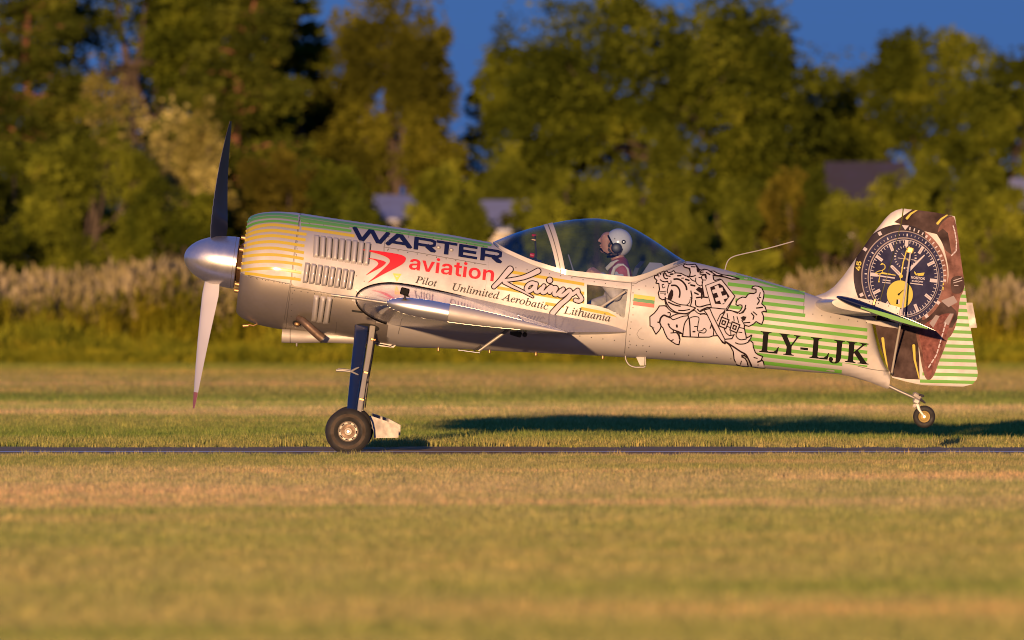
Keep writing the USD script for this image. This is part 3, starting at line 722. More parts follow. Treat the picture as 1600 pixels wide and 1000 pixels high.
us = np.concatenate([U0 + np.array([0, .004, .012, .024, .04, .06, .09, .13]), np.linspace(U0 + .17, SEAM, 18)])
R = [ring(u) for u in us]
lip = [ring(U0, scale=k) + [d, 0, 0] for k, d in ((0.80, .16), (0.90, .05), (0.955, .006), (0.985, -.004))]
def split_low(m, pts):
    """the mesh above and below a seam drawn in the photograph's pixels"""
    c = m.triangles_center; t_ = D_CAM - np.abs(c[:, 1])
    cx = 800 + ((c[:, 0] * CT + c[:, 2] * ST) + BX) / t_ * F_PX; cy = 430 + (H_CAM - (-c[:, 0] * ST + c[:, 2] * CT)) / t_ * F_PX
    p = np.array(pts); low = (cy > np.interp(cx, p[:, 0], p[:, 1])) & (cx < p[-1, 0])
    a, b = m.copy(), m.copy()
    a.update_faces(~low); b.update_faces(low); a.remove_unreferenced_vertices(); b.remove_unreferenced_vertices()
    return a, b
LOW = [(360, 425), (377, 428), (400, 433.5), (430, 439.5), (453, 444), (500, 456.5), (545, 464.5), (556, 475), (572, 492), (590, 505), (606, 507)]
ca, cb = split_low(grid(np.array(lip + R)), LOW)
cowl = put('cowling', ca, 'silver_paint', plane, smooth=40)
put('lower_cowling', cb, 'shaded_cowl_metal', plane, smooth=40)
us = np.unique(np.concatenate([np.linspace(SEAM + 0.0025, CK0 - .001, 60), np.linspace(CK0 + .0005, CK1 - .0005, 150), np.linspace(CK1 + .001, U_END, 100)]))
P = np.array([ring(u, cut=cut_at(u)) for u in us])
fm = grid(P)
c = fm.triangles_center
t_ = D_CAM - np.abs(c[:, 1])                                      # pixel at which the near twin of each face shows
cx = 800 + ((c[:, 0] * CT + c[:, 2] * ST) + BX) / t_ * F_PX
cy = 430 + (H_CAM - (-c[:, 0] * ST + c[:, 2] * CT)) / t_ * F_PX
hole = shapely.contains_xy(WIN.buffer(1.0), cx, cy)
fm.update_faces(~hole); fm.remove_unreferenced_vertices()
fm, fb = split_low(fm, LOW)
fus = put('fuselage', fm, 'silver_paint', plane, smooth=40)
put('lower_cowling', fb, 'shaded_cowl_metal', plane, smooth=40)

# cockpit lining, bulkheads, coaming, seat
us = np.linspace(float(uw(838, 470)[0]), float(uw(1040, 470)[0]), 60)
P = np.array([ring(u, 40, cut=min(float(sill_c(u)) - .004, 9), scale=0.955) for u in us])
lm = grid(P)
c = lm.triangles_center; t_ = D_CAM - np.abs(c[:, 1])
cx = 800 + ((c[:, 0] * CT + c[:, 2] * ST) + BX) / t_ * F_PX; cy = 430 + (H_CAM - (-c[:, 0] * ST + c[:, 2] * CT)) / t_ * F_PX
lm.update_faces(~shapely.contains_xy(WIN.buffer(5), cx, cy)); lm.remove_unreferenced_vertices()
put('cockpit_lining', lm, 'cockpit_grey', plane)
def bulkhead(X, Yc, mat, name, scale=.95):
    u = float(uw(X, Yc)[0]); r = ring(u, 30, cut=float(sill_c(u)) - .006, scale=scale)
    return put(name, trimesh.convex.convex_hull(np.vstack([r, r + [0.008, 0, 0]])), mat, plane, smooth=30)
bulkhead(840, 470, 'cockpit_dark', 'instrument_panel')
bulkhead(1038, 470, 'cockpit_grey', 'rear_bulkhead')
us = np.linspace(CK0 + .02, float(uw(842, 440)[0]), 20)
co = []
for u in us:
    z = float(sill_c(u)) + 0.004; y = float(hw(u, z)) * 0.97
    hgt = 0.55 * (float(np.interp(u, [CK0, us[-1]], [0.0, 0.10])))
    co.append([[u, y * k, z + hgt * (1 - k * k)] for k in np.linspace(-1, 1, 15)])
put('coaming', grid(np.array(co)), 'cockpit_dark', plane, smooth=True)
# instruments and small things on the panel that show through the windscreen
ip = thing_part = put('instrument', lathe([(0.0, -.02), (.034, -.02), (.036, 0), (.030, .012), (0.0, .012)], 'x', L3(836, 409, -.12), 20), 'dark_metal', plane, smooth=40)
for (X, Y, y, r, m) in ((833, 399, -.18, .020, 'flag_red'), (835.5, 375, -.10, .012, 'brass'), (836, 368, -.05, .011, 'red_decal')):
    put('panel_knob', lathe([(0, -.03), (r, -.026), (r * 1.05, 0), (r * .9, .01), (0, .012)], 'x', L3(X, Y, y), 18), m, plane, smooth=40)
a = L3(836, 372, -.08)
put('panel_bracket', tube([L3(838, 402, -.08), L3(837, 388, -.08), L3(836, 368, -.08)], .007, 8), 'dark_metal', plane, smooth=40)
put('canopy_lever', tube([L3(888, 398, -.26), L3(893, 414, -.27), L3(896, 424, -.28)], [.006, .006, .008], 8), 'bare_metal', plane, smooth=40)
sb = []
for Xf, Yf, wd in ((978, 470, .24), (984, 440, .23), (992, 418, .20), (1001, 408, .13)):
    sb.append((L3(Xf, Yf), wd))
seat_m = [trimesh.convex.convex_hull(np.array([p0 + [dx, sy * w0, 0] for p0, w0 in ((a0, wa), (b0, wb)) for sy in (-1, 1) for dx in (0.0, .035)])) for (a0, wa), (b0, wb) in zip(sb, sb[1:])]
put('seat_back', cat(*seat_m), 'cockpit_dark', plane, smooth=30)
q = [L3(1000, 432, 0), L3(1015, 410, 0), L3(1033, 411, 0), L3(1046, 424, 0), L3(1046, 440, 0), L3(1000, 440, 0)]
put('turtle_deck_fairing', trimesh.convex.convex_hull(np.array([a + [0, s * k, 0] for a, k in zip(q, (.16, .10, .09, .14, .2, .2)) for s in (-1, 1)])), 'silver_paint', plane, smooth=30)

# ---- glazing: windscreen and sliding canopy on one continuous bubble
can_top = curve([(768, 379.3), (785, 372), (800, 366), (825, 358), (855, 350.5), (890, 344), (915, 341.8), (940, 342.2), (965, 346.5), (990, 357), (1015, 371.5), (1040, 388), (1060, 401.5), (1072, 408.3)])
BOW0, BOW1 = uw(855.5, 351), uw(879, 420)
bt, bb = float(BOW0[0]), float(on_fus(877.0, 424.0)[0][0])
def u_bow(sphi, d=0.0): return bb + (bt - bb) * sphi + d
def can_pt(u, phi, off=0.0):
    u = np.clip(u, CK0 + 1e-4, CK1 - 1e-4)
    z0 = sill_c(u); zt = np.maximum(can_top(u), z0 + 1e-4); y0 = hw(u, z0)
    s, c = np.sin(phi), np.cos(phi)
    y = y0 * np.sign(c) * np.abs(c) ** 0.92; z = z0 + (zt - z0) * np.abs(s) ** 0.92
    n = np.stack([0 * c, c, s], -1)
    return np.stack([u + 0 * y, y, z], -1) + off * n
def can_sheet(f0, f1, phis, off=0.0, n=40):
    """between the lines u = f0(phi) and u = f1(phi)"""
    T = np.linspace(0, 1, n)[:, None]
    a, b = f0(phis)[None], f1(phis)[None]
    return grid(can_pt(a + (b - a) * T, np.broadcast_to(phis[None], (n, len(phis))), off), flip=True)
PH = np.linspace(0, math.pi, 61)
def at_start(p): return np.full_like(p, CK0 + .012)
def at_end(p): return np.full_like(p, CK1 - .012)
def bow(d): return lambda p: u_bow(np.sin(p), d)
put('windscreen', can_sheet(at_start, bow(-.012), PH), 'canopy_glass', plane, smooth=True, label='clear fixed windscreen ahead of the canopy')
put('canopy', can_sheet(bow(.012), at_end, PH, n=60), 'canopy_glass', plane, smooth=True, label='clear bubble canopy')
fr = put('windscreen_frame', can_sheet(bow(-.034), bow(-.0035), PH, .005, 3), 'silver_paint', plane, smooth=True)
fr2 = put('canopy_frame', can_sheet(bow(.0035), bow(.040), PH, .006, 3), 'silver_paint', plane, smooth=True)
put('seam_line', can_sheet(bow(-.0035), bow(.0035), PH, .001, 2), 'seam', plane, smooth=True)
def frame_band(p0, p1, n, parent):
    """the white rim below the glass, both sides"""
    X = np.array([q[0] for q in p0]); 
    for s in (-1, 1):
        A, NA = on_fus([q[0] for q in p0], [q[1] for q in p0], .004)
        B = []
        for a in A:
            u = a[0]; z0 = float(sill_c(np.clip(u, CK0, CK1))); zt = float(can_top(u))
            ph = min(math.pi / 2, p1 / max(zt - z0, .02))
            B.append(can_pt(np.array(u), np.array(math.pi - ph), .004))
        G = np.array([A, np.array(B)])
        if s > 0: G = G * [1, -1, 1]
        put('frame_rim', grid(G, flip=s > 0), 'silver_paint', parent, smooth=True)
frame_band(smoothed([(770, 380.5), (785, 392.5), (800, 400), (830, 413), (850, 419.5), (872, 426)], 6), .030, 0, fr)
frame_band(smoothed([(881, 428.5), (890, 430.5), (940, 436), (970, 439), (985, 440.5), (1000, 437.5), (1030, 426), (1070, 409.3)], 6), .034, 0, fr2)
decal('seam_line', line(smoothed([(868, 360), (873, 400), (884, 428), (900, 432.5), (985, 442), (1002, 438.5), (1072, 410.5)][2:], 6), 1.0), 'seam', fus, .0012)

# side window: rim and pane on both sides
win = decal('side_window_rim', WIN.buffer(4.2, join_style=1).difference(WIN), 'silver_paint', plane, .003, cell=4)
P, N = on_fus(*np.array(WIN.exterior.coords)[:-1].T, -.004)
v, f = clip_grid(WIN, 9)
Pm, _ = on_fus(v[:, 0], v[:, 1], -.004)
put('pane', (Pm, f), 'window_glass', win, smooth=True)
far = decal('side_window_rim', WIN.buffer(4.2, join_style=1).difference(WIN), 'silver_paint', plane, .003, cell=4)
pm = UsdGeom.Mesh(stage.GetPrimAtPath(far))
pp = np.array(pm.GetPointsAttr().Get()) * [1, -1, 1]; pm.GetPointsAttr().Set(Vt.Vec3fArray.FromNumpy(pp.astype(np.float32)))
nn = np.array(pm.GetNormalsAttr().Get()) * [1, -1, 1]; pm.GetNormalsAttr().Set(Vt.Vec3fArray.FromNumpy(nn.astype(np.float32)))
put('pane', (Pm * [1, -1, 1], f), 'window_glass', far, smooth=True)
put('window_brace', tube([L3(936, 482, -.30), L3(977, 455, -.33)], .011, 10), 'strap_cream', plane, smooth=40)

# ---- engine face, spinner, propeller
r_in = ring(U0 + .10, 60, scale=0.80)
put('cooling_shutters', trimesh.convex.convex_hull(np.vstack([r_in, r_in + [.01, 0, 0]])), 'black_void', plane, smooth=False)
WC = float(uw(370, 411)[1]); UC = float(uw(370, 411)[0])
for k in range(18):
    a = 2 * math.pi * k / 18
    put('shutter_blade', boxm((.012, .055, .20), rot=None, bevel=.004).apply_transform(trimesh.transformations.rotation_matrix(a + .09, [1, 0, 0]) @ trimesh.transformations.translation_matrix([U0 + .085, 0, .235])).apply_translation([0, 0, WC]), 'engine_metal', plane, smooth=30)
put('gearbox', lathe([(0, -.05), (.15, -.05), (.19, 0), (.21, .06), (.21, .12), (0, .12)], 'x', (U0, 0, WC), 40), 'engine_metal', plane, smooth=40)
for k in range(9):
    a = 2 * math.pi * (k + .5) / 9
    put('gearbox_bolt', lathe([(0, -.035), (.018, -.035), (.022, 0), (.022, .05), (0, .05)], 'x', (U0 - .008, .235 * math.sin(a), WC + .235 * math.cos(a)), 10), 'brass', plane, smooth=40)
Rz = .2225
tip_u = float(uw(288, 399)[0])
prof = [(0, 0), (.028, .003), (.055, .012), (.075, .024), (.105, .05), (.135, .085), (.162, .13), (.185, .185), (.204, .25), (.2165, .33), (Rz, .41), (Rz, .452), (Rz - .012, .458), (0, .456)]
spn = lathe([(a, b) for a, b in prof], 'x', (tip_u, 0, WC), 72)
spinner = put('spinner', spn, 'spinner_metal', plane, smooth=40)
put('seam_line', lathe([(Rz + .0008, .425), (Rz + .0015, .4265), (Rz + .0008, .428)], 'x', (tip_u, 0, WC), 72), 'seam', spinner)
def blade(up, length):
    sg = 1 if up else -1
    rs = np.linspace(.12, length, 26)
    front, back, tipm = [], [], []
    for r in rs:
        f = max((r - .25) / (length - .25), 0)
        proj = (.132 * (1 - f) ** 0.9 + .016) * (1 if r > .3 else np.interp(r, [.12, .3], [.75, 1]))
        if f > .97: proj *= .75
        beta = math.radians(np.interp(f, [0, 1], [42, 20]))
        ch = proj / math.sin(beta)
        th = max(.10 * ch, .006) * (1.6 - .9 * f)
        x = (1 - np.cos(np.linspace(0, math.pi, 13))) / 2
        yt = 5 * th * (.2969 * np.sqrt(x) - .126 * x - .3516 * x ** 2 + .2843 * x ** 3 - .1036 * x ** 4)
        # chord from the leading edge (forward, towards the side the blade moves to) to the trailing edge
        cdir = np.array([math.sin(beta), sg * math.cos(beta)])
        ndir = np.array([-math.cos(beta), sg * math.sin(beta)])       # out of the front face
        base = np.array([U_BL + (-.012 if up else -.006) * f - .02 * math.sin(f * 3.1) * (1 if up else .3), 0])
        pl = lambda side: [np.append(base + cdir * ch * (xx - .42) + ndir * side * t, WC + sg * r)[[0, 1, 2]] for xx, t in zip(x, yt)]
        front.append(pl(1.0)); back.append(pl(-.55))
    front, back = np.array(front), np.array(back)
    k = 24
    name = put('propeller_blade', cat(grid(front, flip=up)), 'blade_grey', plane, smooth=True,
               label='upper propeller blade seen from its dark rear' if up else 'lower propeller blade with its pale front towards us')
    put('rear_face', cat(grid(back, flip=not up), grid(np.stack([front[-1], back[-1]]), flip=up)), 'blade_dark', name, smooth=True)
    off = np.array([-.0015, 0, 0])
    m = len(rs)
    put('tip_band', grid(front[m - 4:] + off, flip=up), 'tip_red', name, smooth=True)
    return name
U_BL = float(uw(336, 410)[0]) - .012
blade(True, 1.20); blade(False, 1.285)

# ---- wings
def airfoil(t, n=26):
    x = (1 - np.cos(np.linspace(0, math.pi, n))) / 2
    y = 5 * t * (.2969 * np.sqrt(x) - .126 * x - .3516 * x ** 2 + .2843 * x ** 3 - .1015 * x ** 4) * (1 + .12 * np.exp(-((x - .12) / .12) ** 2))
    return x, y
WR_LE, WR_TE = L3(556, 465, -.47), L3(888, 520, -.47)
WT_LE, WT_TE = L3(603, 472.5, -3.45), L3(886, 519.5, -3.45)
YR, YT = -.25, -3.45
def wing_sec(y, x0=0.0, x1=1.0, n=26, t=None):
    f = (abs(y) - .47) / (3.45 - .47)
    le, te = WR_LE + (WT_LE - WR_LE) * f, WR_TE + (WT_TE - WR_TE) * f
    th = .185 + (.100 - .185) * f
    x, yt = airfoil(th, 40)
    xs_ = x0 + (x1 - x0) * (1 - np.cos(np.linspace(0, math.pi, n))) / 2
    yt = np.interp(xs_, x, yt)
    cv = te - le; c = math.hypot(cv[0], cv[2]); d = np.array([cv[0], 0, cv[2]]) / c; nrm = np.array([-d[2], 0, d[0]])
    up = np.array([le + d * c * a + nrm * c * b for a, b in zip(xs_, yt)]); lo = np.array([le + d * c * a - nrm * c * b for a, b in zip(xs_, yt)])
    P = np.vstack([up, lo[::-1]]); P[:, 1] = y
    return P
def solid(secs):
    P = np.array(secs)
    m = grid(P, closed=True)
    caps = [trimesh.convex.convex_hull(np.vstack([P[k], P[k] + [0, 1e-4, 0]])) for k in (0, -1)]
    return cat(m, *caps)
paint('wing_paint', (0.66, 0.63, 0.58), 0.16, 0.45, 0.5, vary=0.05, scale=2.0)
for side in (-1, 1):
    yy = lambda a, b, n: np.linspace(a, b, n)
    main = cat(solid([wing_sec(y, 0, .745) for y in yy(.25, 3.45, 24)]), solid([wing_sec(y, .748, 1.0, 12) for y in yy(.3, 1.18, 8)]))
    flap = solid([wing_sec(y, .752, 1.0, 12) for y in yy(1.2, 3.43, 10)])
    # the rounded tip: half circles over the tip section
    S = wing_sec(3.45, 0, 1.0, 26); half = len(S) // 2
    mid = (S[:half] + S[half:][::-1]) / 2; tt = np.linalg.norm(S[:half] - S[half:][::-1], axis=1) / 2
    nv = (S[:half] - S[half:][::-1]); nv /= np.linalg.norm(nv, axis=1, keepdims=True) + 1e-9
    A = np.linspace(math.pi / 2, -math.pi / 2, 15)
    tipP = np.array([[m_ + n_ * t_ * math.sin(a) + np.array([0, 1.15 * t_ * math.cos(a), 0]) for a in A] for m_, n_, t_ in zip(mid, nv, tt)])
    xs_ = (1 - np.cos(np.linspace(0, math.pi, half))) / 2
    kk = int(np.searchsorted(xs_, .30))
    pieces = [('wing', main, 'wing_paint', plane), ('aileron', flap, 'wing_paint', None), ('tip_fairing', grid(tipP[:kk + 1], flip=False), 'chrome', None), ('tip_rear', grid(tipP[kk:] - [0, .012, 0]), 'silver_paint', None)]
    root_w = None
    for nm, ms, mt, par in pieces:
        if side < 0:
            ms = ms.copy(); ms.vertices[:, 1] *= -1; ms.invert()
        pth = put(nm, ms, mt, par or root_w, smooth=32)
        root_w = root_w or pth
    if side < 0: near_wing = root_w
bm = tube([L3(517, 461, -3.5), L3(560, 466.3, -3.5), L3(605, 473, -3.5)], [.0125, .0135, .0135], 14)
put('pitot_boom', bm, 'bare_metal', near_wing, smooth=40)
put('camera', boxm((.075, .05, .062), L3(632.5, 455.5, -3.5), (0, 7, 0), .008), 'black_decal', near_wing, smooth=30)
put('camera_mount', cat(tube([L3(632, 459, -3.5), L3(633, 464, -3.5), L3(632, 468, -3.5)], [.012, .008, .018], 8), tube([L3(632, 461.5, -3.5), L3(640, 463.5, -3.5)], [.006, .008], 8)), 'dark_metal', near_wing, smooth=40)
# aileron spade below the wing
sp0, sp1 = L3(797, 513, -2.5), L3(748, 548.5, -2.5)
spd = put('aileron_spade', tube([sp0, sp1], [.016, .014], 10), 'bare_metal', near_wing, smooth=40)
put('spade_plate', boxm((.19, .34, .010), L3(733, 549, -2.5), (0, 0, 0), .003), 'gear_blue', spd, smooth=30)
put('spade_strut', tube([L3(740, 548, -2.6), L3(752, 540, -2.6)], .008, 8), 'dark_metal', spd, smooth=30)
put('hinge_fitting', cat(boxm((.10, .03, .05), L3(806, 521, -1.9), (0, 9, 0), .008), ball(.022, L3(820, 523, -1.9), 2)), 'dark_metal', near_wing, smooth=30)
# fillet above the wing's root and the seal along it
C1 = smoothed([(690, 456), (740, 466), (800, 479), (860, 490.5), (920, 501.5), (955, 509), (978, 516.5)], 6)
A1, _ = on_fus([p[0] for p in C1], [p[1] for p in C1], .003)
n1 = len(C1); A2 = []
for f_ in np.linspace(0, 1, n1):
    if f_ < .72:
        S_ = wing_sec(.80, 0, 1, 60)[:60]; x_ = .38 + (f_ / .72) * .60
        p_ = np.array([np.interp(x_, (1 - np.cos(np.linspace(0, math.pi, 60))) / 2, S_[:, k]) for k in range(3)]); p_[1] = -(.80 - .12 * f_); p_[2] += .001
    else:
        e_ = np.array([L3(888, 519, -.71), L3(978, 518.5, -.385)]); t2 = (f_ - .72) / .28; p_ = e_[0] + (e_[1] - e_[0]) * t2
    A2.append(p_)
A2 = np.array(A2)
K = np.linspace(0, 1, 9)
def bez(a, b, k):
    c = a + (b - a) * .30; c[2] = b[2] + .25 * (a[2] - b[2])
    return a * (1 - k) ** 2 + c * 2 * k * (1 - k) + b * k * k
G = np.array([[bez(a, b, k) for k in K] for a, b in zip(A1, A2)])
G2 = np.array([[b + (np.array([b[0], -.30, b[2] - .03]) - b) * k for k in (0, .5, 1)] for b in A2])
for s in (1, -1):
    Ga = np.concatenate([G, G2[:, 1:]], 1) * [1, s, 1]
    put('wing_root_fairing', grid(Ga, flip=s < 0), 'silver_paint', plane, smooth=40)
rootline = Polygon([tuple(p) for p in smoothed([(556, 466), (560, 459), (570, 452), (585, 446.5), (605, 443), (625, 443), (650, 446.5), (670, 451), (700, 461), (760, 473), (800, 482), (820, 500), (700, 505), (640, 512), (590, 502), (572, 491), (561, 480)], 4, True)])
seal = []
for sg in (1, -1):
    xx = np.linspace(0, .80 if sg > 0 else .22, 40) ** 1.6 if sg > 0 else np.linspace(0, .22, 16) ** 1.2
    for x_ in (xx if sg > 0 else xx[1:]):
        y_ = .47
        for _ in range(6):
            S_ = wing_sec(y_, 0, 1, 60); q_ = (S_[:60] if sg > 0 else S_[60:][::-1])
            xs_ = (1 - np.cos(np.linspace(0, math.pi, 60))) / 2
            p_ = np.array([np.interp(x_, xs_, q_[:, k]) for k in range(3)])
            y_ = float(hw(p_[0], p_[2]))
        seal.append((sg * x_, [p_[0], -y_ - .002, p_[2] + .004 * sg]))
seal = [b for a, b in sorted(seal, key=lambda t_: t_[0])]
for s in (-1, 1):
    put('wing_seal', tube(np.array(seal) * [1, -s, 1], .0085, 8), 'black_decal', plane, smooth=40, label='dark seal around the wing root')
decal('root_shadow_gap', line(smoothed([(572, 490), (562, 480), (556.5, 468), (558, 461), (568, 453.5), (585, 447.5), (605, 444), (625, 443.5), (650, 447), (672, 452.5), (700, 462), (730, 471)], 5), 2.6), 'seam', fus, .003)  # black seal outlining the wing root fillet, laid on the skin

# ---- tail: fin, rudder, tailplane
FIN = [(1272, 463), (1290, 457), (1303, 448), (1318, 431), (1340, 399.5), (1362, 368), (1384, 340.5), (1392, 333), (1400, 328.5), (1409, 326), (1424, 327), (1460, 332), (1492, 338)]
RUD_TE = [(1492, 338), (1496, 365), (1502, 410), (1509, 460), (1517, 515), (1525, 565), (1528, 584), (1526, 593), (1519, 600.5), (1505, 604), (1470, 603), (1440, 601.5), (1415, 596), (1394, 590)]
HINGE = [(1394, 590), (1383, 568), (1375, 545), (1369, 522), (1366, 505), (1374, 470), (1394, 400), (1408, 345), (1411, 326.3)]
fin_poly = Polygon(FIN[:10] + [(1410.4, 326.2)] + HINGE[::-1][1:5] + [(1352, 505), (1272, 480)]).buffer(0)
rud_poly = Polygon([(1412.5, 326)] + FIN[11:] + RUD_TE[1:] + [(x + 1.6, y) for x, y in HINGE[1:-1]]).buffer(0)
_le = np.array([(470, 1266), (463, 1272), (457, 1290), (448, 1303), (431, 1318), (399.5, 1340), (368, 1362), (340.5, 1384), (328.5, 1400), (325, 1409)])[::-1]
_te = np.array([(325, 1490), (338, 1492), (365, 1496), (410, 1502), (460, 1509), (515, 1517), (565, 1525), (610, 1531)])
def fin_hw(X, Y):
    le = np.interp(Y, _le[:, 0], _le[:, 1]); le = np.where(Y > 463, 1266 + (Y - 463) * .6, le)
    te = np.interp(Y, _te[:, 0], _te[:, 1])
    a = np.clip((X - le) / 60, 0, 1); b = np.clip((te - X) / 150, 0, 1)
    h = .060 * np.interp(Y, [326, 463, 604], [.62, 1, .85]) * np.sqrt(np.clip(1 - (1 - a) ** 2, 0, 1)) * (.06 + .94 * b ** .85)
    edge = np.clip((Y - 325.5) / 6, 0.05, 1) ** .5 * np.clip((606 - Y) / 8, 0.05, 1) ** .5
    return h * edge
def on_fin(X, Y, off=0.0):
    X, Y = np.asarray(X, float), np.asarray(Y, float)
    def pt(X, Y):
        y = -fin_hw(X, Y); u, w = uw(X, Y, 0 * y); return np.stack([u, y, w], -1)
    P = pt(X, Y); du = pt(X + 1, Y) - pt(X - 1, Y); dv = pt(X, Y + 1) - pt(X, Y - 1)
    n = np.cross(du, dv); n *= -np.sign(n[:, 1:2] + 1e-12); n /= np.linalg.norm(n, axis=1, keepdims=True) + 1e-12
    return P + np.array([0, -1, 0]) * off, n
def plate(poly, cell=6):
    v, f = clip_grid(poly, cell)
    P, _ = on_fin(v[:, 0], v[:, 1])
    e = np.array(poly.exterior.segmentize(cell).coords)
    E, _ = on_fin(e[:, 0], e[:, 1])
    rim = grid(np.stack([E, E * [1, -1, 1]]))
    return cat((P, f), (P * [1, -1, 1], f[:, ::-1]), rim)
fin = put('fin', plate(fin_poly), 'silver_paint', plane, smooth=30)
rud = put('rudder', plate(rud_poly), 'silver_paint', plane, smooth=30)
put('trim_tab', trimesh.convex.convex_hull(np.array([L3(x, y, s) for x, y in ((1509.5, 473), (1519.5, 473), (1526.5, 512), (1514.5, 512.5)) for s in (-.006, .006)])), 'fairing_paint', rud, smooth=30)

def loft_tail(y0, le0, te0, t0, y1, le1, te1, t1, n=12, round_tip=False):
    secs = []
    x, yt = airfoil(1.0, 22)
    for f in np.linspace(0, 1, n):
        y = y0 + (y1 - y0) * f
        a, b, t = le0 + (le1 - le0) * f, te0 + (te1 - te0) * f, t0 + (t1 - t0) * f
        cv = b - a; c = math.hypot(cv[0], cv[2]); d = np.array([cv[0], 0, cv[2]]) / c; nrm = np.array([-d[2], 0, d[0]])
        k = 1.0
        if round_tip and f > .8: k = math.sqrt(max(1 - ((f - .8) / .2) ** 2, .02))
        up = np.array([a + d * c * p + nrm * t * q * k for p, q in zip(x, yt)]); lo = np.array([a + d * c * p - nrm * t * q * k for p, q in zip(x, yt)])
        P = np.vstack([up, lo[::-1]]); P[:, 1] = y
        secs.append(P)
    return solid(secs)
for s in (-1, 1):
    D = .9 if s > 0 else 1.0
    def Q(X, Y, y):
        p = L3(X, Y, -abs(y)); p[1] = s * abs(y); return p
    st = loft_tail(s * .06, Q(1273, 474, .1), Q(1384, 493, .1), .115, s * 1.22, Q(1300, 472, 1.22), Q(1384, 491, 1.22), .07)
    el = loft_tail(s * .10, Q(1385, 493, .1), Q(1462, 517, .1), .065, s * 1.235, Q(1385, 491, 1.235), Q(1462, 517, 1.235), .05)
    hn = loft_tail(s * 1.24, Q(1307, 463.5, 1.3), Q(1464, 518, 1.3), .066, s * 1.46, Q(1309, 464.5, 1.46), Q(1463, 517.5, 1.46), .05, 14, True)
    if s < 0: st.invert(), el.invert(), hn.invert()
    sp_ = put('tailplane', st, 'silver_paint', plane, smooth=32)
    ep = put('elevator', el, 'wing_paint', sp_, smooth=32)
    hp = put('elevator_horn', hn, 'navy_decal', sp_, smooth=32)
    a, b = Q(1345, 480.5, 1.466), Q(1450, 513.5, 1.466)
    g = np.array([[a + (b - a) * f + np.array([0, 0, h * math.sin(math.pi * min(max(f, .06), .97)) ** .6]) for h in (-.017, .021)] for f in np.linspace(0, 1, 16)])
    put('green_band', grid(g, flip=s > 0), 'green_decal', sp_, smooth=True)
# struts of the tailplane
put('tail_strut', tube([L3(1393.5, 583, -.05), L3(1400, 545, -.33), L3(1407.5, 503, -.62)], .0095, 10), 'strap_cream', plane, smooth=40, label='slim strut below the tailplane')
put('tail_strut', tube([L3(1423, 392, -.06), L3(1409, 490, -.60)], .008, 10), 'strap_cream', plane, smooth=40, label='slim strut above the tailplane')
for a, b in (((1393.5, 583), (1407.5, 503)), ((1423, 392), (1409, 490))):
    put('tail_strut', tube([L3(*a, -.05) * [1, -1, 1], L3(*b, -.6) * [1, -1, 1]], .009, 8), 'strap_cream', plane, smooth=40)
put('strut_fitting', ball(.016, L3(1394, 584, -.055), 2), 'dark_metal', plane)
put('strut_fitting', boxm((.05, .02, .05), L3(1422, 391, -.07), (0, 10, 0), .006), 'gold_decal', plane, smooth=30)
hp_ = np.array([(1304, 464), (1340, 465.5), (1372, 470.5), (1406, 480.5), (1404, 494.5), (1380, 489), (1345, 480)])
def on_plate(X, Y, off=0.0):
    P, n = on_fin(X, Y, off + .055); return P, n * 0 + [0, -1, 0]
br = decal('hinge_bracket', Polygon(hp_), 'silver_paint', plane, 0.0, on_plate)
decal('rivets', [Point(x, y).buffer(.9) for x, y in ((1330, 467), (1343, 469), (1358, 471.5), (1372, 474), (1388, 478), (1400, 481), (1402, 490), (1388, 487), (1376, 483), (1366, 478))], 'grey_print', br, .003, on_plate, kind='stuff')
put('hinge_bolt', boxm((.025, .03, .06), L3(1366, 472, -.14), (0, 8, 0), .006), 'brass', plane, smooth=30)
br = decal('hinge_bracket', Polygon([(1358, 505), (1366, 499), (1404, 505.5), (1403, 513), (1380, 510)]), 'silver_paint', plane, .01, on_fin)
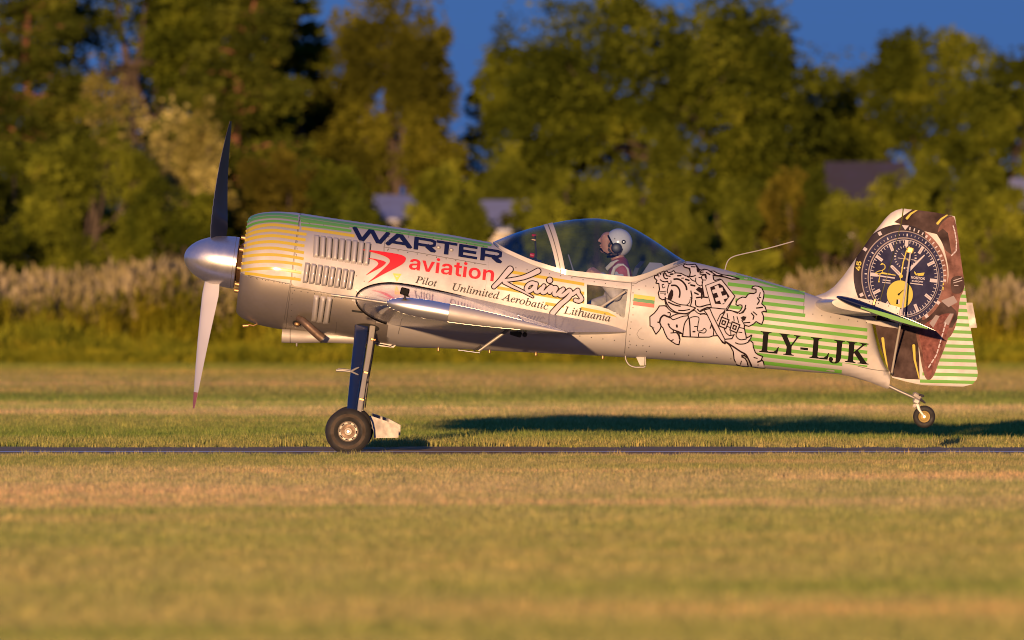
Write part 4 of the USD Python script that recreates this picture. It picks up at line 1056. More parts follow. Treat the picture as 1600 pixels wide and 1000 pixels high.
# ---- main gear
def bar(points, wid, th, sides=16, p=3.0):
    """a flat spring leaf: width along u, thickness across"""
    pts = np.asarray(points, float); g = np.linspace(0, 2 * np.pi, sides, endpoint=False)
    P = np.array([[c + [w_ / 2 * np.sign(math.cos(a)) * abs(math.cos(a)) ** (2 / p), t_ / 2 * np.sign(math.sin(a)) * abs(math.sin(a)) ** (2 / p), 0] for a in g] for c, w_, t_ in zip(pts, wid, th)])
    return cat(grid(P, closed=True), trimesh.convex.convex_hull(np.vstack([P[-1], P[-1] + [0, 0, 1e-4]])))
for s in (-1, 1):
    def G(X, Y, y):
        p = L3(X, Y, -abs(y)); p[1] = s * abs(y); return p
    leg = put('landing_gear_leg', bar([G(565.5, 505, .36), G(563, 530, .46), G(559, 560, .62), G(554.5, 595, .82), G(550, 630, 1.0), G(547, 660, 1.06)], [.118, .112, .100, .090, .078, .072], [.03, .028, .026, .024, .022, .022]), 'gear_blue', plane, smooth=40)
    put('fairing_strip', bar([G(582.5, 508, .38), G(580, 530, .47), G(575.5, 560, .63), G(569.5, 595, .83), G(563.5, 628, 1.0), G(561, 645, 1.05)], [.050, .050, .049, .047, .043, .036], [.03, .03, .028, .026, .024, .022]), 'grey_paint', leg, smooth=40)
    for X, Y, y in ((583, 530.5, .50), (572, 582, .77), (565, 624, .99)):
        put('brake_line_clip', boxm((.046, .022, .022), G(X, Y, y), (0, 5, 0), .005), 'brass', leg, smooth=30)
    put('brake_line', tube([G(586, 520, .47), G(580.5, 556, .64), G(573, 596, .85), G(567, 640, 1.07)], .005, 8), 'dark_metal', leg, smooth=40)
    pg = put('step_peg', tube([G(525, 578.5, .74), G(537, 579.3, .74), G(550, 580.5, .74)], [.011, .0095, .010], 12), 'bare_metal', leg, smooth=40)
    put('peg_fork', cat(tube([G(548, 580.3, .75), G(557, 575.5, .77), G(561, 574, .78)], [.01, .008, .005], 8), tube([G(548, 580.3, .75), G(556, 584, .77), G(560, 585.5, .78)], [.01, .008, .005], 8)), 'bare_metal', pg, smooth=40)
    # wheel
    cw = G(544, 674, 1.16) if s < 0 else L3(544, 674, -1.16) * [1, -1, 1]
    R_ = .196
    hwid = .062
    tp = []
    for a in np.linspace(-2.35, 2.35, 33):
        tp.append((R_ - .058 + .058 * math.cos(a) * (1 if abs(a) < 1.5 else 1.15), hwid * math.sin(a) * 1.05))
    tp = [(.088, -hwid * .72)] + tp + [(.088, hwid * .72)]
    wheel = put('main_wheel', lathe(tp, 'y', cw, 72), 'rubber', plane, smooth=40)
    o = s
    put('sidewall_dust', lathe([(.122, (hwid * 1.047) * o * .995), (.132, (hwid * 1.065) * o), (.143, (hwid * 1.072) * o), (.150, (hwid * 1.058) * o)], 'y', cw, 60), 'dust_sheen_rubber', wheel, smooth=True)  # dusty brownish ring, the sun's reflection on the sidewall painted into it
    rim = [(0, .030), (.018, .034), (.020, .052), (.030, .054), (.033, .040), (.040, .034), (.058, .038), (.064, .048), (.078, .050), (.082, .044), (.090, .030), (.094, .046)]
    put('rim', lathe([(a, b * o) for a, b in rim], 'y', cw, 56), 'rim_metal', wheel, smooth=30)
    for k in range(8):
        a = 2 * math.pi * k / 8
        put('rim_slot', boxm((.030, .004, .010), bevel=.0015).apply_transform(trimesh.transformations.rotation_matrix(a, [0, 1, 0]) @ trimesh.transformations.translation_matrix([0, 0, .071])).apply_translation(cw + [0, o * .0505, 0]), 'black_void', wheel, smooth=30)
    put('hub_disc', lathe([(.034, .0415 * o), (.057, .0405 * o)], 'y', cw, 40), 'exhaust', wheel, smooth=True)
    put('axle_nut', lathe([(0, .066 * o), (.010, .066 * o), (.013, .060 * o), (.013, .045 * o)], 'y', cw, 12), 'chrome', wheel, smooth=30)
    put('axle', tube([cw, cw * [1, .88, 1]], .02, 12), 'dark_metal', wheel, smooth=30)
    # mudguard fairing behind the wheel
    out = [(577.5, 650), (583, 651), (604, 658), (623, 668), (622.5, 684), (586, 684.5), (584.5, 672), (582, 661)]
    mg = trimesh.convex.convex_hull(np.array([G(x, y, 1.16 + d) for x, y in out for d in (-.045, .045)]))
    mud = put('wheel_fairing', mg, 'fairing_paint', plane, smooth=30)
    put('fairing_lip', tube([G(578, 650, 1.21), G(582.5, 660, 1.215), G(585, 672, 1.215), G(586, 684, 1.21)], .008, 8), 'gear_blue', mud, smooth=40)
    put('fairing_bracket', tube([G(585, 668, 1.11), G(556, 668, 1.10)], .01, 8), 'dark_metal', mud, smooth=40)
decal('gear_slot', affinity.rotate(affinity.scale(Point(573.5, 511.5).buffer(1, quad_segs=12), 19.5, 6.2), 6, origin=(573.5, 511.5)), 'black_void', fus, .004)

# ---- tail wheel
twc = L3(1444, 651, 0)
tl = put('tail_wheel_spring', tube([L3(1382, 600, 0), L3(1405, 611, 0), L3(1430, 622, 0)], [.016, .013, .012], 12), 'bare_metal', plane, smooth=40)
tw = put('tail_wheel', lathe([(.05, -.022)] + [(.068 + .028 * math.cos(a), .028 * math.sin(a)) for a in np.linspace(-2.4, 2.4, 23)] + [(.05, .022)], 'y', twc, 44), 'rubber', plane, smooth=40)
put('rim', lathe([(0, -.030), (.014, -.030), (.016, -.020), (.030, -.016), (.040, -.022), (.048, -.024), (.054, -.018)], 'y', twc, 36), 'rim_yellow', tw, smooth=30)
put('axle_nut', lathe([(0, -.046), (.008, -.046), (.010, -.03)], 'y', twc, 10), 'chrome', tw, smooth=30)
fk = put('tail_wheel_fork', cat(*[bar([L3(1432, 628, 0) + [0, y, 0], L3(1436, 640, 0) + [0, y, 0], L3(1444, 651, 0) + [0, y, 0]], [.035, .03, .026], [.008, .008, .008]) for y in (-.038, .038)],
                                boxm((.06, .10, .05), L3(1432, 627, 0), (0, 20, 0), .012)), 'grey_paint', plane, smooth=40)
put('swivel_head', cat(boxm((.085, .07, .05), L3(1433, 619, 0), (0, 25, 0), .012), tube([L3(1429, 634, -.045), L3(1431, 634, .045)], .016, 10)), 'fairing_paint', fk, smooth=30)
put('lock_arm', cat(tube([L3(1436, 617, -.03), L3(1444, 619, -.03)], [.012, .009], 8), tube([L3(1438, 624, -.02), L3(1446, 630, -.02)], [.014, .006], 8)), 'dark_metal', fk, smooth=30)
# tail bottom skirt
sk = np.array([(1317, 568), (1350, 574), (1391, 579.5), (1387, 607), (1371, 601), (1352, 593), (1335, 587.5), (1316, 585)])
decal('tail_skirt', Polygon(sk), 'silver_paint', plane, .006, label='riveted skirt panel below the tail')

# ---- exhausts, duct below the cowling, drains, step, aerial
for s in (-1, 1):
    def G(X, Y, y):
        p = L3(X, Y, -abs(y)); p[1] = s * abs(y); return p
    ex = put('exhaust_pipe', tube([G(466, 497, .36), G(472, 500.5, .40), G(481, 509, .42), G(494, 521, .42), G(506, 530.5, .42)], [.026, .032, .034, .036, .037], 20), 'exhaust', plane, smooth=40)
    put('pipe_mouth', lathe([(.030, 0), (.0385, .0), (.0385, -.012), (.030, -.012)], 'x', (0, 0, 0), 20).apply_transform(trimesh.transformations.rotation_matrix(math.radians(30), [0, 1, 0])).apply_translation(G(506, 530.5, .42)), 'dark_metal', ex, smooth=40)
    decal('exhaust_hole', affinity.rotate(affinity.scale(Point(463.5, 505).buffer(1), 6.5, 4.5), 20), 'black_void', cowl, .004) if s < 0 else None
put('pipe_flange', ball(.026, L3(464, 506.5, -.36), 2, (1, .7, .7)), 'brass', plane)
dk = tube([L3(440.5, 524.5, -.10), L3(452, 525, -.10), L3(470, 526, -.10), L3(500, 526.5, -.10), L3(550, 528, -.10), L3(590, 530, -.10)], [.060, .060, .056, .049, .048, .044], 28)
dct = put('cooler_duct', dk, 'silver_paint', plane, smooth=40)
put('duct_band', tube([L3(453, 525, -.10), L3(454, 525, -.10)], .0615, 28, caps=False), 'seam', dct, smooth=40)
put('duct_bracket', trimesh.convex.convex_hull(np.array([L3(x, y, z) for x, y in ((586, 527), (622, 529), (623, 535), (615, 543), (604, 542), (588, 540)) for z in (-.13, -.10)])), 'silver_paint', dct, smooth=30)
put('duct_hose', tube([L3(588, 537, -.15), L3(598, 538.5, -.16), L3(610, 541, -.15), L3(619, 537, -.15)], .005, 8), 'dark_metal', dct, smooth=40)
put('cowl_drain', cat(tube([L3(388, 507, -.1), L3(396, 509, -.1), L3(402, 506, -.1)], .006, 8), tube([L3(379.5, 509.5, -.1), L3(388, 508.5, -.1)], [.014, .014], 10)), 'brass', plane, smooth=40)
put('cowl_drain', tube([L3(463.5, 536, -.1), L3(463.5, 541, -.1)], [.008, .006], 8), 'bare_metal', plane, smooth=40)
for X, Y in ((685, 545), (765, 548), (837.5, 552), (942, 557)):
    put('belly_nozzle', cat(tube([L3(X, Y - 9, -.08), L3(X, Y - 3, -.08), L3(X, Y + 3, -.08), L3(X, Y + 4, -.08)], [.011, .011, .013, .007], 10), tube([L3(X, Y - 4, -.08), L3(X + 6, Y - 4.5, -.08)], [.009, .007], 8)), 'brass', plane, smooth=40)
stp = put('boarding_step', tube([L3(p[0], p[1], -.2) for p in smoothed([(977, 552), (978, 562), (983, 570), (991, 573.5), (1000, 573.8), (1007.5, 573), (1008.2, 565), (1008, 552)], 5)], .0075, 10), 'bare_metal', plane, smooth=40)
put('step_gusset', trimesh.convex.convex_hull(np.array([L3(x, y, z) for x, y in ((994, 558), (1007, 558), (1006.5, 571), (1000, 571)) for z in (-.19, -.18)])), 'silver_paint', stp, smooth=30)
put('aerial', tube([L3(p[0], p[1], 0) for p in smoothed([(1132.5, 423), (1135, 413), (1139, 405.5), (1146, 401), (1158, 397.5), (1198, 388.5), (1240, 377)], 5)], [.0045] * 31, 8), 'grey_paint', plane, smooth=40)
put('fuel_cap', lathe([(0, .012), (.022, .010), (.026, 0)], 'y', (0, 0, 0), 20).apply_translation([0, 0, 0]), 'chrome', plane) if False else None
for X, Y in ((685, 387), (705, 391)):
    P, N = on_fus([X], [Y], .004)
    put('fuel_vent', ball(.016, P[0], 2, (1.2, .7, 1)), 'bare_metal', plane)

# ------------------------------------------------------------------ print on the skin
GLYPH = json.loads("""{"LY-LJK":[[[808,8,828,13,834,33,833,176,824,189,808,192,808,199,907,199,907,192,893,190,882,180,883,105,953,179,950,189,928,192,928,199,1014,199,1014,192,994,189,973,177,920,124,1003,21,1012,12,1028,8,1028,0,924,0,925,8,941,9,947,17,888,93,881,86,881,25,889,12,907,8,907,0,808,0]],[[655,2,659,25,670,32,681,32,696,19,696,6,689,-8,693,-15,710,-17,720,-4,721,170,712,187,690,192,690,199,793,199,793,192,776,188,769,178,768,27,755,-9,726,-26,694,-28,668,-18]],[[475,0,475,8,494,12,501,26,501,174,494,188,475,192,475,199,578,199,578,192,559,190,549,178,550,19,566,12,608,18,632,37,647,67,656,68,645,1]],[[385,68,385,90,457,90,457,68]],[[181,192,181,199,277,199,277,192,259,189,256,178,296,101,339,172,339,184,334,189,317,192,317,199,379,199,379,191,369,188,359,178,305,89,306,21,312,12,330,8,330,0,231,0,231,8,246,10,255,17,258,78,203,178,194,188]],[[7,0,7,8,25,12,32,26,32,174,25,188,7,192,7,199,110,199,110,192,91,190,80,177,81,19,97,12,140,18,163,37,178,67,187,68,176,1]]],"Pilot":[[[483,8,512,122,492,124,493,130,516,140,542,172,549,172,539,134,563,133,562,125,535,123,510,16,519,15,537,34,542,29,509,-2,491,-3]],[[327,38,330,67,340,88,355,108,377,126,403,137,428,138,447,131,460,119,467,99,461,60,445,33,418,9,387,-3,360,-2,336,14],[354,30,361,12,376,5,396,10,416,29,431,56,440,85,440,110,430,127,409,130,382,111,362,77]],[[253,8,298,184,296,198,279,201,279,205,328,213,278,18,288,16,307,35,312,30,278,-1,260,-2]],[[215,185,217,195,227,203,236,202,245,192,243,178,235,173,222,175]],[[176,7,203,115,198,123,184,125,185,131,232,138,202,18,211,15,232,36,237,31,220,10,198,-3,182,-2]],[[-15,2,-14,6,5,9,15,20,56,171,57,190,37,197,37,204,134,203,167,190,177,173,178,148,173,131,158,115,122,99,65,95,46,16,54,8,73,6,71,0],[71,109,109,109,137,128,145,149,145,169,134,188,109,195,92,190]]],"Unlimited":[[[1049,25,1058,71,1074,98,1096,123,1128,138,1146,138,1160,132,1174,193,1166,199,1155,199,1156,204,1203,213,1155,21,1158,14,1165,14,1187,35,1191,30,1182,19,1164,1,1141,-3,1133,5,1137,40,1108,6,1077,-4,1055,8],[1075,28,1083,15,1094,12,1107,18,1124,36,1142,66,1153,98,1154,120,1148,129,1128,129,1101,106,1079,61]],[[925,49,937,86,970,124,1004,138,1025,137,1037,129,1040,110,1026,88,997,72,954,61,953,31,958,20,968,13,991,13,1024,35,1028,32,1005,8,975,-3,946,1,929,20],[956,71,977,74,1001,87,1015,106,1015,126,1002,130,987,122,969,100]],[[846,8,875,122,855,124,856,130,879,140,905,172,912,172,902,134,925,133,925,125,898,123,873,16,882,15,900,34,905,29,872,-2,854,-3]],[[807,185,809,195,820,203,828,202,837,192,835,178,827,173,814,175]],[[769,7,795,115,791,123,776,125,777,131,825,138,794,18,803,15,825,36,829,31,812,10,796,-1,776,-3]],[[522,1,554,110,552,122,535,125,536,131,584,137,571,84,603,120,632,137,652,137,660,128,655,86,698,130,719,138,739,132,741,113,718,18,731,19,745,37,750,32,723,1,701,-3,692,8,694,30,716,106,716,115,709,121,690,112,668,90,645,51,627,0,604,1,633,99,634,116,628,121,605,110,580,82,560,44,545,0]],[[488,185,490,195,501,203,510,202,519,192,517,178,509,173,495,175]],[[450,7,476,115,472,123,458,125,459,131,506,138,476,18,484,15,506,36,511,31,493,10,477,-1,458,-3]],[[374,8,419,184,416,198,400,201,400,205,449,213,399,18,408,16,427,35,432,30,399,-1,380,-2]],[[210,3,242,114,237,123,223,125,224,130,274,137,259,84,286,115,312,133,327,138,344,133,346,108,323,27,324,16,334,17,351,39,356,35,331,3,308,-4,297,9,321,106,320,115,314,121,294,110,259,69,233,0]],[[23,42,25,68,55,181,51,194,29,198,31,204,117,204,116,198,95,194,84,179,52,53,53,37,60,23,89,10,116,13,132,21,145,34,155,55,186,172,184,192,164,198,164,203,232,204,232,198,214,195,203,181,168,52,156,27,141,11,104,-4,60,-1,31,19]]],"Aerobatic":[[[1038,36,1044,79,1071,117,1097,133,1115,138,1134,138,1151,129,1155,112,1144,100,1128,106,1127,115,1134,126,1132,130,1117,130,1099,122,1078,96,1066,65,1065,36,1078,14,1089,10,1107,13,1139,35,1142,29,1128,16,1097,-2,1071,-3,1049,10]],[[999,185,1001,195,1012,203,1021,202,1029,192,1027,178,1020,173,1006,175]],[[961,7,987,115,983,123,969,125,970,131,1017,138,986,18,995,15,1017,36,1022,31,1004,10,988,-1,969,-3]],[[879,8,908,122,888,124,889,130,912,140,938,172,945,172,935,134,959,133,958,125,932,123,906,16,915,15,933,34,938,29,905,-2,887,-3]],[[726,21,727,46,736,75,770,122,801,138,823,136,831,127,835,135,857,135,827,18,836,17,852,34,857,30,836,6,822,-3,806,-1,803,15,809,42,777,6,764,-2,737,0],[753,26,757,17,772,16,804,50,824,95,825,117,818,129,797,127,773,101,758,66]],[[578,13,621,182,619,197,603,199,603,203,651,213,628,116,661,137,682,138,696,133,708,122,714,106,709,65,688,31,647,2,603,-3,588,2],[602,15,610,6,632,5,653,16,669,35,688,84,686,107,676,120,655,123,632,106,618,78]],[[425,38,427,67,437,88,452,108,475,126,500,137,525,138,544,131,557,119,564,99,558,60,542,33,515,9,484,-3,457,-2,433,14],[451,30,458,12,473,5,494,10,513,29,528,56,537,85,537,110,527,127,506,130,479,111,459,77]],[[323,1,353,110,352,119,334,125,334,129,383,137,372,88,408,134,427,136,432,127,428,111,415,105,401,115,378,84,357,37,347,1]],[[201,36,209,78,240,120,279,138,301,137,313,129,316,110,302,88,273,72,231,63,228,57,228,31,238,16,254,11,267,13,301,35,304,30,288,14,261,-1,229,-2,208,14],[231,71,252,74,276,87,290,106,291,126,278,130,262,122,244,100]],[[-37,1,-35,6,-12,13,1,25,155,208,162,208,155,19,162,9,179,6,179,0,97,0,98,6,115,8,121,14,125,69,52,67,14,17,16,9,34,6,33,0],[65,82,126,81,130,158,126,155]]],"Lithuania":[[[1075,38,1092,89,1125,126,1150,138,1172,136,1180,127,1184,135,1206,135,1176,18,1185,17,1201,34,1206,30,1181,3,1166,-4,1153,2,1158,42,1123,3,1109,-3,1092,-3,1077,12],[1102,26,1107,17,1121,16,1153,50,1173,95,1174,117,1167,129,1146,127,1122,101,1107,66]],[[1039,185,1041,195,1052,203,1061,202,1070,192,1068,178,1060,173,1046,175]],[[1001,7,1027,115,1023,123,1009,125,1010,131,1057,138,1027,18,1036,15,1057,36,1062,31,1044,10,1028,-1,1009,-3]],[[836,3,869,114,863,123,849,125,850,130,900,137,886,84,913,115,938,133,954,138,971,133,973,108,949,27,950,16,960,17,977,39,982,35,958,3,934,-4,924,9,947,106,947,115,940,121,920,110,886,69,860,0]],[[688,21,689,46,698,75,731,122,763,138,784,136,793,127,797,135,819,135,788,18,798,17,814,34,819,30,798,6,783,-3,768,-1,765,15,771,42,739,6,725,-2,699,0],[715,26,719,17,734,16,765,50,785,95,787,117,780,129,758,127,735,101,720,66]],[[533,24,556,111,555,121,537,125,538,131,587,137,558,30,559,17,566,14,586,24,614,58,634,97,645,134,669,135,639,18,648,15,669,36,674,32,653,6,630,-4,616,2,614,16,624,59,596,23,564,-2,540,-1,533,10]],[[366,2,407,195,401,208,384,211,386,224,440,224,418,121,441,147,459,158,484,160,501,150,506,118,489,28,497,16,520,22,524,13,504,0,482,-3,473,1,463,14,463,47,478,127,473,139,460,141,435,124,416,95,393,0]],[[274,8,302,122,282,124,283,130,306,140,332,172,339,172,329,134,353,133,352,125,326,123,300,16,309,15,327,34,332,29,299,-2,281,-3]],[[234,185,236,195,247,203,256,202,265,192,263,178,255,173,241,175]],[[196,7,223,115,218,123,204,125,205,131,252,138,222,18,231,15,252,36,257,31,239,10,224,-1,204,-3]],[[-11,1,-9,6,12,11,20,24,61,173,60,192,41,197,41,204,122,204,121,198,102,194,92,180,51,18,61,11,130,14,150,24,175,58,180,58,162,0]]],"aviation":[[[869,144,906,144,906,125,923,140,942,147,972,143,990,128,1000,100,1000,0,962,0,962,92,957,104,940,115,920,111,907,94,906,0,869,0]],[[702,81,713,116,731,135,758,146,789,146,816,135,835,114,844,86,844,56,835,29,818,10,794,-2,758,-3,737,5,717,22,705,47],[739,62,746,42,757,30,778,27,793,33,804,48,807,64,806,85,800,102,790,112,778,116,755,111,741,90]],[[638,179,640,194,654,204,672,201,681,188,678,172,664,163,647,166]],[[640,144,678,144,678,0,640,0]],[[529,115,529,144,553,145,553,183,590,183,591,144,619,144,619,115,591,114,591,38,600,29,619,29,619,0,578,2,559,15,553,30,553,114]],[[383,33,384,56,398,73,418,82,465,88,474,96,471,109,455,118,433,115,422,99,387,101,394,122,405,134,428,145,460,147,481,142,502,128,511,105,511,0,474,0,473,17,450,-1,414,-1,392,12],[418,39,429,26,455,26,473,44,474,66,431,58,421,51]],[[318,179,321,194,335,204,352,201,361,188,359,172,345,163,328,166]],[[321,144,359,144,359,0,321,0]],[[156,144,195,144,230,39,265,144,304,144,250,0,209,0]],[[9,33,11,56,25,73,45,82,92,88,101,96,98,109,82,118,59,115,49,99,14,101,20,122,31,134,55,145,86,147,107,142,128,128,138,105,138,0,101,0,100,17,76,-1,40,-1,18,12],[45,39,56,26,82,26,100,44,101,66,57,58,48,51]]],"VOSTOK":[[[996,200,1044,200,1045,112,1117,200,1173,200,1102,113,1176,0,1121,0,1070,80,1044,52,1044,0,996,0]],[[783,89,785,131,798,162,823,188,856,202,895,203,929,191,954,169,972,131,974,89,962,45,938,16,901,-1,856,-1,819,16,792,50],[831,91,841,60,856,45,873,39,901,45,916,60,925,83,925,116,916,141,889,161,856,156,835,129]],[[601,160,601,200,768,200,768,160,708,159,708,0,661,0,660,159]],[[420,67,466,67,473,48,492,38,517,38,531,44,538,61,531,71,461,92,434,111,425,135,427,159,448,188,485,203,535,200,570,177,581,139,537,139,525,159,510,165,487,162,473,148,483,129,550,111,579,88,585,69,584,47,578,29,561,11,516,-3,461,4,430,28]],[[211,112,220,150,244,183,284,202,329,202,366,185,391,156,403,112,400,70,383,32,358,10,324,-2,284,-1,251,13,227,39,214,70],[260,91,269,60,284,45,301,39,330,45,345,60,353,83,353,116,345,141,317,161,284,156,263,129]],[[2,200,55,200,103,47,148,200,201,200,134,0,71,0]]],"EUROPE":[[[945,200,1092,200,1092,160,993,159,993,120,1084,120,1084,81,993,80,993,41,1092,40,1092,0,945,0]],[[768,200,876,197,901,185,923,151,923,113,902,80,867,65,816,64,816,0,768,0],[816,105,850,104,868,111,877,128,871,150,850,161,816,160]],[[554,89,557,131,570,162,594,188,628,202,667,203,701,191,726,169,743,131,746,89,734,45,709,16,672,-1,628,-1,591,16,563,50],[603,91,612,60,627,45,644,39,673,45,688,60,696,83,696,116,688,141,661,161,627,156,607,129]],[[379,200,479,199,506,190,522,176,534,152,535,118,525,94,503,76,541,0,491,0,456,67,427,66,427,0,379,0],[427,106,462,105,477,109,488,125,485,147,467,160,427,160]],[[183,201,229,201,230,66,247,43,272,39,292,47,304,66,305,201,351,201,351,62,343,35,326,15,298,1,256,-3,228,4,196,27,183,62]],[[14,0,14,200,161,200,161,160,61,159,62,120,153,120,153,81,62,80,62,41,161,40,161,0]]],"45":[[[189,62,234,62,239,47,261,34,285,40,297,62,293,85,275,100,250,98,235,83,192,85,198,201,331,201,331,162,241,162,238,134,239,123,262,135,297,133,320,120,333,106,342,83,343,60,338,39,322,17,283,-2,231,3,201,26]],[[5,75,88,201,134,200,55,77,103,76,104,125,148,125,148,77,173,76,173,39,148,39,148,0,104,0,103,39,5,39]]],"15":[[[189,62,234,62,239,47,261,34,285,40,297,62,293,85,275,100,250,98,235,83,192,85,198,201,331,201,331,162,241,162,238,134,239,123,262,135,297,133,320,120,333,106,342,83,343,60,338,39,322,17,283,-2,231,3,201,26]],[[23,0,23,38,72,39,72,156,27,128,27,170,75,201,119,201,119,39,160,38,160,0]]]}""")
def word(text, p0, p1, up, italic_fix=1.0):
    """lettering between two pixels of its base line; up = the vector of a capital's height"""
    rings = GLYPH[text]
    xs_ = [x for pg in rings for x in pg[0][0::2]]
    x0, x1 = min(xs_), max(xs_)
    p0, p1, up = (np.array(q, float) for q in (p0, p1, up))
    ex = (p1 - p0) / (x1 - x0); ey = up / 200
    out = []
    for pg in rings:
        rr = [[tuple(p0 + ex * (a - x0) + ey * b) for a, b in zip(r[0::2], r[1::2])] for r in pg]
        out.append(Polygon(rr[0], rr[1:]).buffer(0))
    return unary_union(out)
# stripes on the cowling
F9 = [(384.4, 362.5), (383.8, 368.8), (382.6, 376), (381.2, 384.4), (380, 392.5), (378.9, 401), (377.6, 412), (376.2, 422.5), (382.5, 427)]
M9 = [355, 362.6, 371, 379.6, 388.8, 398.6, 409, 420, 429.0]
C9 = [351.3, 359.8, 368.2, 377.5, 387.5, 397.8, 408.5, 419.4, 432.5]
S9 = [356, 364.4, 373.2, 382.5, 393, 402.6, 412.6, 425, 436.2]
E9 = [(466, 356.3), (479, 366.4), (477.5, 375), (475.8, 384.3), (475, 395), (474.5, 404.6), (472, 414.6), (471, 426.4), (470, 437.3)]
for k in range(9):
    pts = smoothed([F9[k], (400 if k < 8 else 402, M9[k]), (424, C9[k]), (446, (C9[k] * .45 + S9[k] * .55) - .6), (464, S9[k]), E9[k]], 6)
    decal('yellow_stripe', line(pts, 4.5, 2), 'yellow_decal', cowl, cell=4.5)
for pts in ([(386, 347.5), (400, 342), (424, 339.2), (446, 340.2), (466, 343.4)], [(385, 355.5), (400, 348.7), (424, 345.6), (446, 346.8), (466, 349.8)],
            [(388.3, 343.2), (400, 337.4), (424, 334.6), (446, 335.6), (466, 338.4)]):
    decal('green_stripe', line(smoothed(pts, 6), 3.6, 2), 'green_decal', cowl, cell=4)
for a, b, w in (((470, 350.8), (549, 361), 4.0), ((470, 345.4), (546, 355), 3.0)):
    decal('green_stripe', line([a, ((a[0] + b[0]) / 2, (a[1] + b[1]) / 2 - .4), b], w, 2), 'green_decal', fus)
decal('yellow_stripe', line([(471, 356.8), (512, 362.4), (554, 368.8)], 4.4, 2), 'yellow_decal', fus)
top_px = lambda x: np.interp(x, [465, 520, 605, 700, 770], [332.6, 341, 353, 366.5, 379])
for d, w, x1 in ((8.6, 2.6, 762), (4.6, 3.4, 768)):
    decal('green_stripe', line([(x, float(top_px(x)) + d) for x in np.linspace(469, x1, 24)], w, 2), 'green_decal', fus, cell=4)
# yellow stripes under the name
win_gap = WIN.buffer(3)
for a, b in (((797, 424.6), (919, 445.4)), ((801, 441.5), (917, 459)), ((777, 449.4), (917, 472.6)), ((852, 474.2), (881, 478.6)), ((907, 481.6), (969, 494))):
    decal('yellow_stripe', line([a, b], 4.8, 2).difference(win_gap), 'yellow_decal', fus)
# green stripes along the tail
def tail_y(i, x): return 462.5 + 11.6 * i + .115 * (x - 1195)
skirt = Polygon(sk).buffer(1)
for i, x0, x1 in ((-2, 1136, 1175), (-1, 1137, 1257), (0, 1144, 1257), (1, 1149, 1257), (2, 1140, 1258), (3, 1160, 1355), (4, 1160, 1355), (5, 1150, 1355), (6, 1165, 1355), (7, 1172, 1355), (8, 1182, 1355), (9, 1190, 1318)):
    ln = LineString([(x, tail_y(i, x) + (.00018 * (1257 - x) ** 2 * -.2 if i < 0 else 0)) for x in np.linspace(x0, x1, 12)])
    decal('green_stripe', ln.buffer(2.75, cap_style=2).difference(skirt), 'green_decal', fus, cell=6)
for pts, w in (([(1171, 436.5), (1205, 446), (1257, 460.5)], 2.0), ([(1150, 429), (1200, 443.2), (1257, 458.8)], 1.2)):
    decal('green_stripe', line(pts, w, 2), 'green_decal', fus, cell=4)
# lettering
LW = {'W': [[(-.02, 1), (.30, 0)], [(.30, 0), (.62, 1)], [(.62, 1), (.94, 0)], [(.94, 0), (1.28, 1)]], 'A': [[(0, 0), (.50, 1)], [(.50, 1), (1, 0)], [(.18, .30), (.82, .30)]],
      'R': [[(0, 0), (0, 1)], [(0, .91), (.72, .91), (.9, .82), (.9, .56), (.72, .45), (0, .45)], [(.52, .45), (.95, 0)]], 'T': [[(-.08, .91), (1.08, .91)], [(.5, .95), (.5, 0)]],
      'E': [[(0, 0), (0, 1)], [(0, .91), (.95, .91)], [(0, .5), (.9, .5)], [(0, .09), (.97, .09)]]}
def warter():
    out = []
    b0 = np.array([563, 376.3]); e = np.array([219, 35.4]) / 219; up = np.array([1.6, -20.0])
    for ch, x0, x1 in (('W', 552.5, 606), ('A', 604, 641.5), ('R', 649.5, 681), ('T', 683, 711), ('E', 719.5, 746), ('R', 753.5, 784)):
        wd = (x1 - x0) / (1.28 if ch == 'W' else 1)
        for st_ in LW[ch]:
            q = [tuple(b0 + e * (x0 - 563 + wd * a) + up * b) for a, b in st_]
            horizontal = abs(st_[0][1] - st_[-1][1]) < .2 or len(st_) > 2
            out.append(LineString(q).buffer(2.25 if horizontal else (3.6 if ch not in 'W' else 3.4), cap_style=2, join_style=2))
    u_ = unary_union(out)
    lo = [tuple(b0 + e * t_ + up * b) for t_, b in ((-30, 0), (240, 0), (240, 1), (-30, 1))]
    return u_.intersection(Polygon(lo))
decal('lettering', warter(), 'navy_decal', fus, .0025, cell=5, label='dark blue word WARTER')
decal('lettering', word('aviation', (638.5, 420.5), (771, 439.8), (2.5, -23.0)), 'red_decal', fus, .0025, cell=5, label='red word aviation')
arrow = [Polygon([tuple(np.array(p) / 8 + [460, 340]) for p in smoothed([(840, 405), (960, 412), (1120, 432), (1300, 462), (1375, 490), (1392, 525), (1360, 575), (1270, 630), (1100, 715), (920, 812), (1010, 735), (1110, 645), (1175, 580), (1192, 545), (1175, 515), (1110, 480), (980, 440)], 5, True)]),
         Polygon([tuple(np.array(p) / 8 + [460, 340]) for p in smoothed([(862, 505), (960, 512), (1080, 535), (1138, 558), (1135, 580), (1080, 625), (985, 675), (892, 722), (970, 655), (1035, 600), (1045, 570), (1010, 540), (940, 518)], 5, True)])]
decal('emblem', [a.buffer(0) for a in arrow], 'red_decal', fus, .0075, cell=5, label='red double arrow emblem')
tri = Polygon([(613.5, 427), (627.5, 428), (620, 440)])
decal('warning_triangle', [tri.difference(Polygon([(616.5, 430.6), (624, 431.2), (620, 433)]))], 'gold_decal', fus, .0025)
